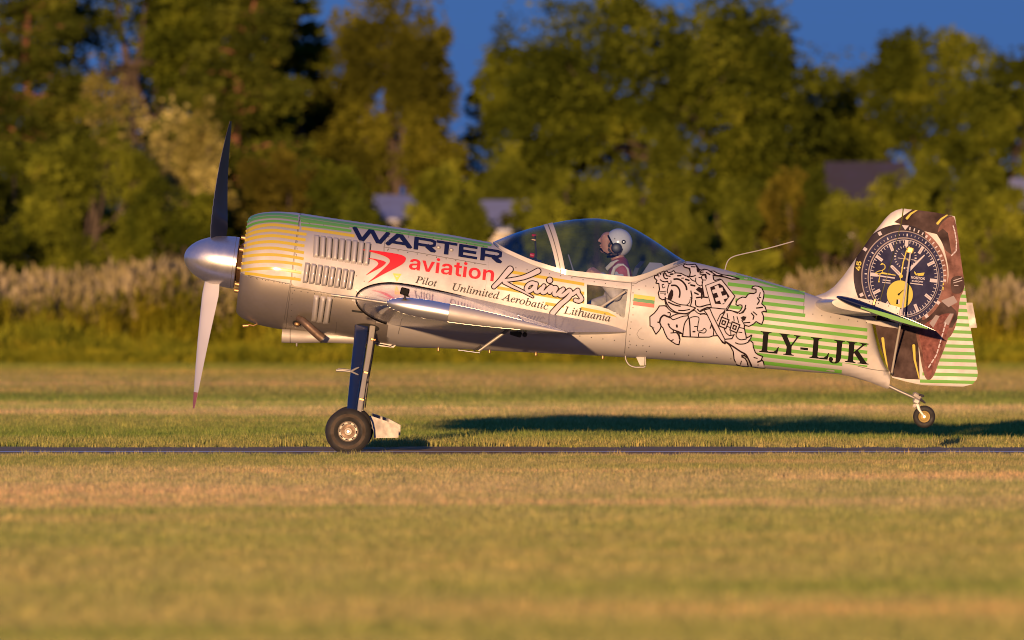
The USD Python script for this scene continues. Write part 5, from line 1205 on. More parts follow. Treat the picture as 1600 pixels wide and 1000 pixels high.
for t_, a, b, hgt in (('Pilot', (648.5, 441.8), (682, 448.2), 10.6), ('Unlimited', (707, 453.4), (779.5, 467.6), 11), ('Aerobatic', (783, 468.4), (856, 484.4), 11), ('Lithuania', (880.5, 489.6), (953, 502.8), 11.2)):
    decal('lettering', word(t_, a, b, (1.2, -hgt)).buffer(.22), 'grey_print', fus, .0028, cell=6, label=f'small italic word {t_}')
decal('lettering', word('LY-LJK', (1186, 549.6), (1357, 569.8), (2.6, -32.5)), 'black_decal', fus, .003, cell=7, label='black registration LY-LJK')
# the handwritten name
def k8(pts): return [tuple(np.array(p, float) / 8 + [760, 400]) for p in pts]
S8 = 1 / 8
brush = [taper(k8(smoothed([(296, 168), (235, 235), (165, 315), (92, 385)], 6)), 34 * S8, 22 * S8), taper(k8(smoothed([(645, 190), (540, 240), (420, 280), (210, 310)], 6)), 30 * S8, 16 * S8),
         taper(k8(smoothed([(225, 330), (330, 385), (450, 440), (580, 512)], 6)), 20 * S8, 7 * S8),
         line(k8(smoothed([(612, 352), (570, 338), (520, 365), (498, 410), (520, 440), (565, 425), (610, 375), (622, 350), (612, 400), (615, 440), (645, 448), (688, 405)], 6)), 42 * S8),
         line(k8(smoothed([(718, 375), (695, 420), (700, 455), (735, 450), (790, 395), (812, 385), (800, 430), (790, 455)], 6)), 42 * S8), line(k8(smoothed([(800, 440), (840, 400), (872, 402), (850, 445), (850, 480), (885, 480), (935, 430)], 6)), 42 * S8),
         Point(*k8([(790, 305)])[0]).buffer(33 * S8),
         line(k8(smoothed([(960, 415), (925, 455), (915, 490), (950, 495), (1010, 450), (1035, 430), (1050, 440)], 6)), 42 * S8), taper(k8(smoothed([(1065, 470), (1010, 535), (930, 600), (870, 665), (828, 712)], 6)), 25 * S8, 30 * S8),
         line(k8(smoothed([(1075, 480), (1115, 450), (1142, 430), (1150, 470), (1180, 510), (1190, 545), (1155, 565), (1112, 552)], 6)), 42 * S8)]
name_ = unary_union(brush)
decal('lettering_outline', name_.buffer(1.7), 'outline_decal', fus, .0035, cell=6, label='dark outline of the handwritten name Kairys')
decal('lettering', name_, 'white_decal', fus, .0050, cell=6, label='white handwritten name Kairys')
# the flag
for k, m in enumerate(('flag_yellow', 'flag_green', 'flag_red')):
    f0, f1 = k / 3, (k + 1) / 3
    q = lambda a, b: ((990.5 + 33 * a - 1.6 * b), (459.6 + 4.2 * a + 17 * b))
    decal('flag_band', Polygon([q(0, f0), q(1, f0), q(1, f1), q(0, f1)]), m, fus, .0025)

# ---- the armoured rider on a rearing horse
def k5(pts): return [(980 + x / 5, 400 + y / 5) for x, y in pts]
def r1(pts): return [(1005 + x / 16, 405 + y / 16) for x, y in pts]
def r2(pts): return [(1005 + x / 12.5, 465 + y / 12.5) for x, y in pts]
def r3(pts): return [(1095 + x / 11.76, 405 + y / 11.76) for x, y in pts]
def r4(pts): return [(1095 + x / 10, 480 + y / 10) for x, y in pts]
HORSE = Polygon(k5([(235, 158), (246, 130), (262, 150), (268, 124), (280, 122), (295, 125), (310, 122), (320, 135), (345, 130), (362, 118), (375, 135), (420, 140), (455, 158), (487, 165), (495, 130), (484, 98), (448, 88), (440, 78), (450, 68), (470, 74), (505, 72), (530, 70),
    (545, 88), (560, 108), (580, 115), (600, 108), (625, 112), (650, 124), (675, 122), (700, 137), (740, 150), (800, 160), (872, 180), (820, 182), (765, 165), (735, 160), (700, 155), (668, 150), (672, 185), (684, 196), (722, 184), (736, 190), (838, 315), (785, 412), (772, 428),
    (800, 426), (840, 436), (868, 442), (888, 425), (900, 400), (896, 384), (880, 380), (862, 386), (850, 378), (856, 352), (875, 334), (900, 324), (926, 327), (945, 302), (960, 296), (990, 297), (1008, 286), (1008, 262), (995, 257), (975, 256), (980, 243), (1000, 238), (1025, 242), (1050, 255), (1066, 290), (1062, 330), (1048, 375),
    (1075, 398), (1086, 435), (1068, 430), (1048, 438), (1062, 470), (1062, 500), (1050, 532), (1030, 524), (1006, 510), (985, 530), (950, 548), (915, 538), (912, 560), (920, 600), (930, 642), (950, 634), (970, 620), (962, 645), (945, 664), (965, 665), (980, 680), (984, 715), (1000, 755), (1022, 772), (1056, 785), (1046, 806), (1062, 825), (1073, 872),
    (1020, 868), (972, 860), (962, 835), (945, 798), (915, 775), (904, 772), (900, 790), (920, 800), (935, 825), (943, 859), (900, 857), (860, 846), (842, 815), (836, 800), (830, 745), (808, 705), (790, 685), (765, 670), (764, 684), (745, 674), (726, 645), (708, 620), (670, 622), (640, 632), (550, 633), (430, 627), (432, 606), (404, 600), (382, 590),
    (402, 605), (410, 650), (403, 690), (380, 686), (345, 664), (315, 640), (295, 600), (280, 560), (262, 543), (258, 565), (245, 585), (224, 608), (206, 575), (194, 552), (180, 545), (178, 475), (212, 448), (235, 420), (252, 392), (290, 390), (308, 398), (320, 410), (305, 385), (296, 350), (294, 336), (275, 341), (252, 326), (244, 290), (254, 262), (248, 215), (226, 212), (234, 192), (214, 172), (216, 155)])).buffer(0)
def shut(P): return Polygon(P).buffer(0)
decal('emblem_outline', HORSE.buffer(1.3), 'outline_decal', fus, .0035, cell=6, label='dark outline of the rider on a rearing horse')
decal('emblem', HORSE.buffer(-.6), 'white_decal', fus, .0050, cell=6, label='white rider on a rearing horse')
W1 = 1.15
ink = []
for f, pts, w in (
    (r1, [(770, 505), (870, 505), (960, 550), (1030, 620), (1070, 690), (1085, 760)], 2.0), (r1, [(710, 660), (800, 660), (870, 710), (910, 790), (915, 880), (900, 950)], 1.9), (r1, [(650, 610), (615, 720), (600, 800), (610, 850)], 1.1),
    (r1, [(410, 805), (480, 812), (565, 805)], .9), (r1, [(425, 850), (560, 852)], .9), (r1, [(470, 650), (490, 720), (540, 700)], 1.0), (r1, [(480, 640), (510, 635)], 1.2), (r1, [(535, 340), (515, 400), (520, 460), (560, 495), (605, 490)], 1.4), (r1, [(560, 365), (575, 410), (610, 430)], 1.6),
    (r1, [(425, 520), (470, 555), (540, 570), (605, 560)], 1.3), (r1, [(610, 560), (620, 600), (660, 615), (695, 590), (690, 545)], 1.1), (r1, [(680, 385), (740, 380)], 1.9), (r1, [(630, 430), (670, 440)], 1.4), (r1, [(860, 422), (940, 418)], 1.7), (r1, [(960, 485), (1010, 480)], 1.2), (r1, [(1060, 512), (1140, 535)], 1.9),
    (r1, [(1190, 650), (1285, 672)], 2.0), (r1, [(1130, 612), (1170, 598)], 1.3), (r1, [(1285, 845), (1370, 880)], 1.8), (r1, [(800, 300), (790, 370)], 1.2), (r1, [(490, 330), (500, 430)], 1.2), (r1, [(330, 340), (385, 410), (390, 450)], 1.1), (r1, [(1190, 800), (1210, 900), (1215, 990)], 1.5),
    (r1, [(1160, 240), (1175, 340), (1165, 430), (1240, 438), (1300, 415)], 1.3), (r1, [(1310, 480), (1310, 570), (1360, 640), (1450, 670), (1485, 560), (1450, 480), (1390, 465)], 1.1), (r1, [(1170, 480), (1220, 530), (1290, 560)], 1.2), (r1, [(1415, 380), (1440, 300), (1520, 280)], 1.1), (r1, [(1420, 385), (1560, 395)], 1.3), (r1, [(1450, 440), (1480, 520), (1555, 530)], 1.1),
    (r1, [(1540, 400), (1560, 470)], 1.6), (r1, [(1480, 700), (1490, 850), (1500, 930)], 1.1), (r1, [(1330, 965), (1470, 950), (1600, 960)], 1.6), (r1, [(1200, 200), (1290, 205)], 1.2), (r1, [(1320, 200), (1400, 290)], 1.0),
    (r2, [(430, 0), (440, 70), (480, 150), (540, 220), (650, 290), (800, 315), (900, 290), (1020, 205)], 1.5), (r2, [(495, 92), (600, 142), (720, 168)], 1.6), (r2, [(460, 20), (560, 70), (700, 132), (850, 152), (1020, 200)], 1.2), (r2, [(845, 148), (900, 100), (915, 40)], 1.0), (r2, [(930, 0), (945, 60), (925, 150)], 1.4), (r2, [(690, 250), (800, 252), (905, 230)], 1.3),
    (r2, [(440, 165), (540, 262), (650, 300)], 1.2), (r2, [(525, 385), (590, 345), (700, 315), (860, 322)], 1.3), (r2, [(530, 390), (580, 430), (650, 410), (760, 370), (860, 355)], 1.2), (r2, [(480, 295), (520, 295), (530, 340), (510, 370)], 1.2), (r2, [(320, 480), (340, 400), (400, 345), (460, 365), (525, 390)], 2.0), (r2, [(285, 480), (320, 490), (350, 560)], 1.6),
    (r2, [(490, 520), (520, 580), (590, 630), (700, 668), (770, 712)], 1.5), (r2, [(490, 518), (500, 530)], 2.0), (r2, [(540, 690), (600, 685), (650, 688), (690, 740), (705, 800)], 1.3), (r2, [(585, 635), (590, 680)], 1.3), (r2, [(655, 540), (658, 570)], 2.2), (r2, [(870, 330), (880, 390), (820, 480), (790, 580), (772, 740)], 1.3), (r2, [(895, 405), (910, 560), (918, 760)], 1.6),
    (r2, [(895, 405), (985, 372), (1085, 392), (1070, 520), (1060, 645), (1150, 640), (1190, 600), (1230, 640), (1190, 690), (1100, 680), (1080, 710), (1080, 770)], 1.1), (r2, [(1000, 565), (1060, 565)], 1.1), (r2, [(975, 665), (1005, 663)], 1.8), (r2, [(540, 845), (585, 820)], 1.3), (r2, [(180, 595), (205, 590)], 1.1), (r2, [(1110, 330), (1180, 320), (1250, 335)], 1.2), (r2, [(880, 330), (930, 280), (1000, 245)], 1.1),
    (r2, [(1000, 245), (1080, 310), (1200, 310)], 1.1), (r2, [(1020, 60), (1030, 160), (1130, 180), (1250, 140)], 1.3), (r2, [(1060, 230), (1120, 270), (1250, 190)], 1.5),
    (r4, [(45, 45), (140, 22), (180, 120), (375, 505), (372, 565), (300, 500), (240, 410), (95, 110), (45, 45)], 1.2), (r4, [(325, 155), (440, 198), (390, 335), (280, 290), (325, 155)], 1.5), (r4, [(342, 207), (388, 224), (368, 275), (325, 260), (342, 207)], 1.5), (r4, [(490, 228), (608, 275), (560, 400), (452, 355), (490, 228)], 1.5), (r4, [(512, 282), (555, 298), (540, 350), (497, 332), (512, 282)], 1.5),
    (r4, [(435, 242), (478, 250)], 1.1), (r4, [(415, 300), (455, 318)], 1.1), (r4, [(602, 315), (682, 338)], 1.1), (r4, [(590, 390), (640, 396)], 1.1), (r4, [(375, 75), (345, 130), (325, 155)], 1.2), (r4, [(410, 100), (420, 170)], 1.1), (r4, [(510, 145), (520, 215)], 1.1), (r4, [(565, 150), (590, 240)], 1.1), (r4, [(255, 215), (300, 120), (375, 60)], 1.1),
    (r4, [(365, 340), (390, 395), (440, 440), (470, 440), (515, 432)], 1.2), (r4, [(520, 425), (485, 490), (385, 500)], 1.4), (r4, [(465, 380), (468, 440)], 1.1), (r4, [(552, 405), (555, 460), (610, 505), (705, 500)], 1.2), (r4, [(540, 555), (600, 575), (680, 570), (750, 540)], 1.3), (r4, [(390, 540), (500, 610), (620, 690), (700, 735), (745, 810), (790, 900)], 1.8), (r4, [(640, 770), (638, 745), (700, 742)], 1.2),
    (r4, [(640, 775), (700, 790), (735, 850), (742, 910)], 1.2), (r4, [(640, 205), (690, 300), (700, 400), (708, 490)], 1.2), (r4, [(790, 95), (828, 140), (815, 190)], 1.4), (r4, [(820, 75), (872, 120)], 1.3), (r4, [(680, 242), (765, 238)], 1.2), (r4, [(700, 20), (660, 85), (600, 100)], 1.3), (r4, [(830, 780), (880, 795)], 1.2), (r4, [(890, 850), (945, 828)], 1.8), (r4, [(620, 880), (635, 835)], 1.1), (r4, [(890, 940), (895, 890)], 1.1),
    (r4, [(400, 30), (480, 55), (575, 95)], 1.3), (r4, [(160, 270), (200, 360), (195, 445)], 1.1), (r4, [(145, 330), (165, 270)], 1.2), (r4, [(870, 15), (960, 5)], 1.6), (r3, [(1040, 715), (1072, 770), (1038, 830)], 1.5), (r3, [(1090, 620), (1068, 700), (1100, 710)], 1.1), (r3, [(960, 970), (1000, 1000)], 1.2), (r3, [(822, 850), (800, 930), (740, 990)], 1.4), (r3, [(20, 420), (30, 500), (60, 680)], 1.0), (r3, [(0, 870), (170, 830)], 1.4),
    (r3, [(0, 940), (100, 895), (200, 890), (340, 905), (460, 915)], 1.6), (r3, [(0, 250), (40, 245)], 1.4), (r3, [(100, 255), (160, 290)], 1.5), (r3, [(20, 310), (90, 300), (100, 370)], 1.1), (r3, [(160, 230), (230, 270), (300, 310), (410, 300)], 1.3), (r3, [(440, 940), (400, 1000)], 1.2)):
    ink.append(line(f(smoothed(pts, 4) if len(pts) > 2 and f is not r4 or (len(pts) > 3 and pts[0] != pts[-1]) else pts), w * 1.4))
for f, pts in ((r1, [(700, 752), (748, 792), (748, 900), (722, 992), (690, 1040), (612, 1000), (622, 900), (662, 822)]), (r1, [(1310, 765), (1385, 690), (1480, 735), (1485, 850), (1420, 845), (1350, 800)]), (r1, [(1325, 240), (1420, 275), (1405, 350), (1345, 335)]), (r1, [(1100, 410), (1160, 440), (1150, 480), (1090, 455)]),
               (r1, [(525, 875), (560, 865), (560, 905), (530, 905)]), (r4, [(618, 165), (660, 138), (712, 150), (690, 205), (660, 215), (640, 190)]), (r4, [(670, 230), (700, 238), (690, 260)]), (r3, [(0, 540), (30, 530), (30, 720), (0, 740)])):
    ink.append(shut(f(pts)))
ink = unary_union(ink).intersection(HORSE.buffer(.8))
decal('emblem_lines', ink, 'outline_decal', fus, .0062, cell=6, label='dark drawn lines of the rider and horse')
sh_o, sh_i = shut(r3([(85, 490), (370, 385), (620, 685), (460, 915), (195, 890)])), shut(r3([(165, 525), (338, 455), (405, 500), (525, 690), (420, 830), (258, 822)]))
def barp(a, b, w): return LineString(r3([a, b])).buffer(w / 11.76 / 2, cap_style=2)
cross = unary_union([barp((280, 498), (405, 815), 72), barp((212, 606), (400, 560), 66), barp((268, 752), (478, 688), 66)]).intersection(sh_i.buffer(-.35))
decal('shield_rim', sh_o.buffer(.8), 'outline_decal', fus, .0076, cell=6)
decal('shield', sh_o.buffer(-.55), 'white_decal', fus, .0090, cell=6, label='white shield')
decal('shield_field', sh_i, 'outline_decal', fus, .0104, cell=6)
decal('double_cross', cross, 'white_decal', fus, .0118, cell=6, label='white double barred cross')

# ---- seams and rivets
for pts, w, par in (([(469, 333.5), (461, 385), (454, 441)], .9, cowl), ([(454, 441), (452.5, 449), (448, 475), (444, 500)], .7, cowl), ([(377, 427.5), (400, 433), (430, 439), (453, 443.5)], .9, cowl)):
    decal('panel_seam', line(pts, w, 2), 'seam', par, .0015, cell=5)
for pts, w in (([(605, 354), (602.5, 372), (600, 386), (600, 396)], .8), ([(600, 386), (660, 396), (760, 414)], .7), ([(453, 448.5), (500, 456), (545, 464)], .8), ([(526, 503), (524, 528)], .8), ([(640, 363), (638, 372)], .7),
               ([(987, 441), (984, 480), (978.5, 520), (976, 552)], .9), ([(588, 497), (586, 507)], .8), ([(625, 511), (622, 522)], .8), ([(1003, 512), (998, 516), (995, 522), (999, 529), (1006, 531)], .5), ([(478, 343), (486, 352), (505, 355), (506, 350)], .5),
               ([(1257, 459), (1255, 490)], .6), ([(1340, 572), (1362, 577), (1391, 581)], .9)):
    decal('panel_seam', line(pts, w, 2), 'seam', fus, .0015 if pts[0][0] < 1300 else .009, cell=5)
rv = [(402, 436), (415, 438), (428, 440.5), (441, 442.5), (557, 431), (569, 439.5), (557, 456), (463, 398)]
rv += [(467.6 - .85 * k * 1.0 - (k > 4) * .0, 345 + 11 * k) for k in range(9)] + [(457.5 - .5 * k, 449 + 9 * k) for k in range(6)] + [(392 + 9 * k, 433.6 + 1.55 * k) for k in range(7)]
decal('rivets', [Point(p).buffer(.75) for p in rv[:4] + rv[7:]], 'seam', cowl, .0016, kind='stuff')
rv = rv[4:7] + [(989, 446 + 11.5 * k) for k in range(5)] + [(986 - .9 * k, 503 + 10 * k) for k in range(5)] + [(1009, 447), (1021, 449)] + [(984.5 + 10 * k, 538.5 + .8 * k) for k in range(4)] + [(906 + 18 * k, 525 + 2.2 * k) for k in range(4)] + [(806 + 17.5 * k, 418.5 + 3.1 * k) for k in range(12)]
rv += [(612 + 13 * k, 361.5 + 2.15 * k) for k in range(12)] + [(460 + 10.5 * k, 453.5 + 1.75 * k) for k in range(8)] + [(608 - .6 * k, 363 + 7 * k) for k in range(5)] + [(1010 + 22 * k, 549 + 1.9 * k) for k in range(8)]
rv += [(1270 + 14 * k, 491 + 2.2 * k) for k in range(8)] + [(1325 + 17 * k, 571.5 + 3.2 * k) for k in range(4)] + [(1372, 585), (1322, 580), (1290, 470), (1316, 462)] + [(607 + 15 * k, 389.5 + 2.5 * k) for k in range(10)]
decal('rivets', [Point(p).buffer(.85) for p in rv], 'seam', fus, .0095 if False else .0022, kind='stuff')
decal('scoop_slot', line([(551, 485.5), (566, 487.5)], 3.2), 'black_void', fus, .003)

# ---- louvres
def louvre(top, bot, wd, depth=.021, parent=None):
    top, bot = np.array(top, float), np.array(bot, float)
    a = np.linspace(-.04, 1.04, 15); b = np.linspace(-.5, .5, 13)
    A, B = np.meshgrid(a, b, indexing='ij')
    px = top + (bot - top) * A[..., None] + np.array([wd, wd * .13]) * B[..., None]
    P, N = on_fus(px[..., 0].ravel(), px[..., 1].ravel(), 0)
    f = np.interp(B, [-.5, -.36, -.1, .2, .38, .5], [0, .45, .9, 1.0, .72, 0]) * np.clip(np.minimum((A + .04) / .09, (1.04 - A) / .09), 0, 1) ** .5
    P = P + N * (f.ravel()[:, None] * depth + .001)
    G = P.reshape(A.shape + (3,))
    n_ = put('louvre', grid(G, flip=True), 'silver_paint', parent, smooth=True)
    s0, s1 = top + [wd * .56, wd * .07] + (bot - top) * .05, bot + [wd * .56, wd * .07] - (bot - top) * .05
    return line([tuple(s0), tuple(s1), tuple(bot + [-wd * .3, wd * .03])], 1.1)
slots = []
for k in range(9):
    f = k / 8
    slots.append(louvre((495 + 80 * f, 368.5 + 11 * f), (493.3 + 78 * f, 401 + 12.5 * f), 8.4, parent=fus))
for k in range(8):
    f = k / 7
    slots.append(louvre((480.6 + 69.4 * f, 411.5 + 11 * f), (476.4 + 68.8 * f, 441 + 10.8 * f), 7.6, parent=fus))
for a, b in (((494.5, 463), (490.6, 501)), ((505, 464.6), (499.3, 503)), ((515, 465.6), (509, 504.6))):
    slots.append(louvre(a, b, 8.4, parent=fus))
decal('louvre_slots', unary_union(slots).buffer(.25), 'black_void', fus, .0028, cell=5, kind='stuff')
decal('access_panel', Polygon([(480.5, 365.5), (489.5, 366.5), (489, 392), (486, 398), (483, 397), (480, 391)]), 'silver_paint', fus, .003)

# ---- the wrist watch pictured on the fin and rudder
tailp = [fin_poly.union(rud_poly).buffer(1.5)]
full = tailp[0]
def fd(name, shape, mat, off, cell=5, **t):
    """print that crosses the hinge: a piece on the fin, a piece on the rudder"""
    shape = unary_union(shape) if isinstance(shape, list) else shape
    for part, pol in ((fin, fin_poly), (rud, rud_poly)):
        s = shape.intersection(pol.buffer(.25))
        s = unary_union([g for g in getattr(s, 'geoms', [s]) if g.geom_type in ('Polygon', 'MultiPolygon')]) if not s.is_empty else s
        if not s.is_empty and s.area > .3:
            decal(name, s, mat, part, off, on_fin, cell, **t)
def ell(cx, cy, rx, ry, n=32): return affinity.scale(Point(cx, cy).buffer(1, quad_segs=n), rx, ry)
BZ, DC = (1407, 430.5, 73.5, 80), (1412, 433.7)
# rudder stripes
edge_x = lambda y: np.interp(y, [440, 470, 500, 528, 560, 585, 600], [1497, 1500, 1492, 1478, 1466, 1455, 1450])
rs = []
for k in range(14):
    y = 451.5 + 11.12 * k
    rs.append(LineString([(edge_x(y) - 14, y - .8), (1530, y + 1.6)]).buffer(2.6, cap_style=2))
for r_ in rs:
    g = r_.intersection(rud_poly)
    if not g.is_empty: decal('green_stripe', g, 'green_decal', rud, .0015, on_fin, 6)
# strap, case, crown
strap_up = Polygon([(1397, 347), (1405, 341), (1426, 327), (1462, 332), (1488, 337.5), (1478, 347), (1470, 356), (1464, 366), (1430, 358)])
strap_dn = Polygon([(1366, 505), (1375, 545), (1383, 568), (1394, 588), (1415, 592), (1437, 593), (1436, 560), (1434, 520), (1430, 500), (1390, 490)])
inner_dn = Polygon(smoothed([(1434, 515), (1438, 545), (1443, 575), (1449, 591), (1457, 586), (1465, 565), (1475, 540), (1487, 505), (1492, 490), (1476, 488), (1455, 497)], 4, True))
right = Polygon(smoothed([(1488, 338), (1494, 352), (1499, 378), (1503, 405), (1507, 432), (1506, 452), (1500, 466), (1497, 490), (1491, 515), (1480, 528), (1470, 505), (1455, 500), (1470, 470), (1482, 430), (1474, 385), (1465, 365), (1472, 348)], 4, True))
fd('strap', strap_up, 'brown_print', .0015); fd('strap', strap_dn, 'brown_print', .0015); fd('watch_case', right, 'copper_print', .0016); fd('strap_lining', inner_dn.buffer(2.0), 'copper_print', .0026)
fd('strap_lining', inner_dn.buffer(-2.2), 'lining_print', .0034)
fd('watch_case', Polygon([(1463, 365), (1473, 357), (1481, 364), (1484, 380), (1487, 398), (1478, 392), (1470, 376)]), 'brown_print', .0026)
fd('watch_case', Polygon([(1455, 478), (1478, 470), (1494, 486), (1496, 498), (1488, 512), (1476, 512), (1462, 508), (1440, 510), (1432, 500)]), 'brown_print', .0030)
fd('lug', [Polygon([(1470, 470), (1490, 462), (1496, 472), (1482, 480)]), Polygon([(1452, 505), (1462, 492), (1468, 494), (1458, 512)]), Polygon([(1474, 505), (1484, 490), (1490, 490), (1482, 508)])], 'ring_print', .0036)
fd('crown', Polygon(smoothed([(1486, 437), (1495, 431), (1505, 434), (1507, 444), (1503, 456), (1495, 459), (1487, 455)], 4, True)), 'brown_print', .0036)
fd('crown_ribs', [line([(1490, 438.5), (1503, 434)], 1.0), line([(1490, 442), (1503, 438)], 1.0), line([(1491, 446), (1497, 446)], .9)], 'white_decal', .0044)
dash = lambda pts, n, w, ln: [LineString(pts).interpolate((k + .5) / n, normalized=True).buffer(w) if ln == 0 else line([tuple(LineString(pts).interpolate((k + .5 - ln / 2) / n, normalized=True).coords[0]), tuple(LineString(pts).interpolate((k + .5 + ln / 2) / n, normalized=True).coords[0])], w * 2, 1) for k in range(n)]
for g_ in dash([(1489, 352), (1492, 362), (1494.5, 378), (1494, 392), (1486, 400)], 10, .9, .6) + dash([(1478, 503), (1471, 528), (1463, 555), (1450, 575)], 9, 1.0, .62):
    fd('stitch', g_, 'white_decal', .0048)
for g_ in [taper([(1417, 341), (1423, 334), (1433, 328)], 2.0, .9), taper([(1465, 349), (1471, 342), (1480, 336)], 2.0, .9), taper([(1379, 529), (1381, 545), (1387, 577)], 2.2, .8), taper([(1427.5, 540), (1429, 562), (1436, 591)], 2.2, .8)]:
    fd('stitch', g_, 'watch_yellow', .0040)
# bezel and dial
fd('bezel', ell(*BZ), 'bezel_print', .0052)
fd('bezel_shine', ell(*BZ).difference(ell(1409, 432, 65, 73)).intersection(Polygon([(1440, 330), (1530, 380), (1500, 500), (1440, 500), (1455, 430)])), 'copper_print', .0058)
fd('chapter_ring', [ell(1410, 432.5, 64.5, 72)], 'ring_print', .0062)
fd('chapter_ring', [ell(1410.4, 432.7, 63.3, 70.8)], 'dial_print', .0068)
fd('dial_rim', [ell(1411.5, 433.4, 56, 62.5)], 'ring_print', .0075)
fd('dial', [ell(1412, 433.7, 54.8, 61)], 'dial_print', .0082)
def pol(a, r, cx=DC[0], cy=DC[1], rx=1.0, ry=1.12, tilt=.09):
    a = math.radians(a) + tilt
    return (cx + r * rx * math.sin(a), cy - r * ry * math.cos(a))
def radial(a, r0, r1, w): return LineString([pol(a, r0), pol(a, r1)]).buffer(w / 2, cap_style=2)
tk, bg, oc = [], [], []
for k in range(60):
    a = 6 * k
    if k % 5:
        tk.append(radial(a, 48.2, 52.2, .9)); oc.append(radial(a, 58.6, 61.0, .7))
    else:
        bg.append(radial(a, 41, 52.4, 4.6 if k % 15 else 5.4)); oc.append(radial(a, 57.8, 61.4, 1.8))
tk.append(ell(1412, 433.7, 52.9, 59.2).difference(ell(1412, 433.7, 52.2, 58.4)))
sub_dn, sub_up = ell(1405.8, 460, 20.3, 21.8), ell(1414.5, 402, 18.5, 19.5)
fd('ticks', unary_union(tk).difference(sub_dn), 'white_decal', .0090, kind='stuff')
fd('outer_ticks', oc, 'white_decal', .0076, kind='stuff')
bgs = unary_union(bg).difference(sub_dn.buffer(1)).difference(sub_up.buffer(-2))
for g_ in bgs.geoms: fd('hour_mark', g_, 'white_decal', .0093)
fd('hour_mark_lines', unary_union([radial(30 * k, 42.5, 51, .8) for k in range(12) if k % 3]).intersection(bgs), 'ring_print', .0099)
bz = []
for k in range(1, 16): bz.append(LineString([pol(6 * k, 65.5, 1408.5, 431.5), pol(6 * k, 69.8, 1408.5, 431.5)]).buffer(.9 if k % 5 else 1.7, cap_style=2))
for a in (118, 140, 242, 270, 298, 325): 
    if a not in (270,): bz.append(LineString([pol(a, 65.2, 1408.5, 431), pol(a, 70.8, 1408.5, 431)]).buffer(2.6, cap_style=2))
c0 = pol(0, 68, 1408.5, 431)
bz.append(Polygon([(c0[0] - 5.5, c0[1] - 3.6), (c0[0] + 5.5, c0[1] - 2.6), (c0[0] - .4, c0[1] + 4.4)]))
for g_ in bz: fd('bezel_mark', g_, 'white_decal', .0066)
def vword(t_, c, hgt, rot, wide):
    g = word(t_, (0, 0), (wide, 0), (0, -hgt)); g = affinity.translate(g, -wide / 2, hgt / 2)
    return affinity.translate(affinity.rotate(g, rot, origin=(0, 0)), *c)
fd('bezel_number', vword('45', (1341.2, 415.5), 7.4, -80, 15), 'watch_yellow', .0066); fd('bezel_number', vword('15', (1471, 447.5), 7.0, 96, 12), 'watch_yellow', .0066)
# small dials, hands and words
fd('small_dial', [sub_dn], 'watch_yellow', .0096, label='yellow small dial')
fd('small_dial_ring', unary_union([LineString([pol(a, 14.6, 1414.5, 402, 1, 1.05), pol(a, 17.6, 1414.5, 402, 1, 1.05)]).buffer(.5 if a % 90 else 1.1, cap_style=2) for a in range(0, 360, 15)] + [line([(1403, 403), (1432, 406.8)], .8), line([(1408.5, 396), (1414.5, 403)], .8)]), 'white_decal', .0100)
fd('small_dial_wedge', Polygon([(1407, 393.5), (1411, 390.5), (1415, 399)]), 'blue_print', .0102)
fd('small_hand', [taper([(1404, 460), (1411.5, 453)], 1.2, .4), Point(1404, 460).buffer(1.7).difference(Point(1404, 460).buffer(.8)), Polygon([(1400.5, 468), (1403.5, 467.6), (1403, 475), (1399.8, 475)])], 'black_decal', .0104)
fd('date_window', Polygon([(1403.2, 467.8), (1406, 468), (1405.4, 474.8), (1403, 474.6)]), 'white_decal', .0106)
fd('hour_hand', line([(1393.5, 416.5), (1405.5, 428.5)], 4.8, 1), 'white_decal', .0108); fd('hour_hand_line', line([(1394.5, 417.6), (1404, 427)], 1.4, 1), 'ring_print', .0113)
fd('minute_hand', taper([(1419, 423), (1431, 411.5), (1444, 399)], 2.6, .9), 'white_decal', .0108)
fd('second_hand', unary_union([line([(1407.5, 432), (1411, 410), (1416.5, 391)], 1.7), Point(1407.6, 431.5).buffer(2.9), line([(1407, 433), (1406, 449)], 1.1), line([(1417, 388.5), (1427, 388.8), (1426, 393), (1420, 394)], 1.6), line([(1417, 404), (1420, 409), (1421.5, 396)], 1.0)]), 'watch_yellow', .0116)
anchor = [line(smoothed([(1377.5, 411.5), (1382, 414), (1382.5, 419), (1379, 422)], 5), 1.2), taper([(1378.5, 412), (1376, 413.6)], 1.2, .6), line([(1375, 427), (1373, 439)], 1.3), line(smoothed([(1368, 426), (1373, 423.5), (1379, 423), (1376, 427.5), (1369, 427.6), (1368, 426)], 5), 1.0), taper([(1378, 426.5), (1399, 430)], 1.4, .5), Point(1373, 440).buffer(1.2)]
fd('dial_emblem', anchor, 'watch_yellow', .0098)
fd('dial_emblem', [Polygon([(1428, 423.2), (1430.5, 425.8), (1433, 429.6), (1431, 430.2), (1428.6, 427)]), Polygon([(1432.5, 427), (1444.5, 426), (1442.5, 430.8), (1434, 431)])], 'watch_yellow', .0098)
fd('dial_word', word('VOSTOK', (1423, 435.2), (1445, 437.6), (.2, -3.9)), 'white_decal', .0098, 4, label='small word VOSTOK')
fd('dial_word', word('EUROPE', (1424.5, 440.0), (1442, 441.8), (.2, -2.4)), 'white_decal', .0098, 4, label='small word EUROPE')
fd('dial_text', [line([(1422, 442.4), (1442, 445)], 1.4, 2), line([(1371, 430.6), (1398, 434.6)], 2.0, 2), line([(1379, 437.4), (1391, 438.8)], 1.5, 2), line([(1378, 441), (1391, 442.4)], 1.3, 2)], 'white_decal', .0098)
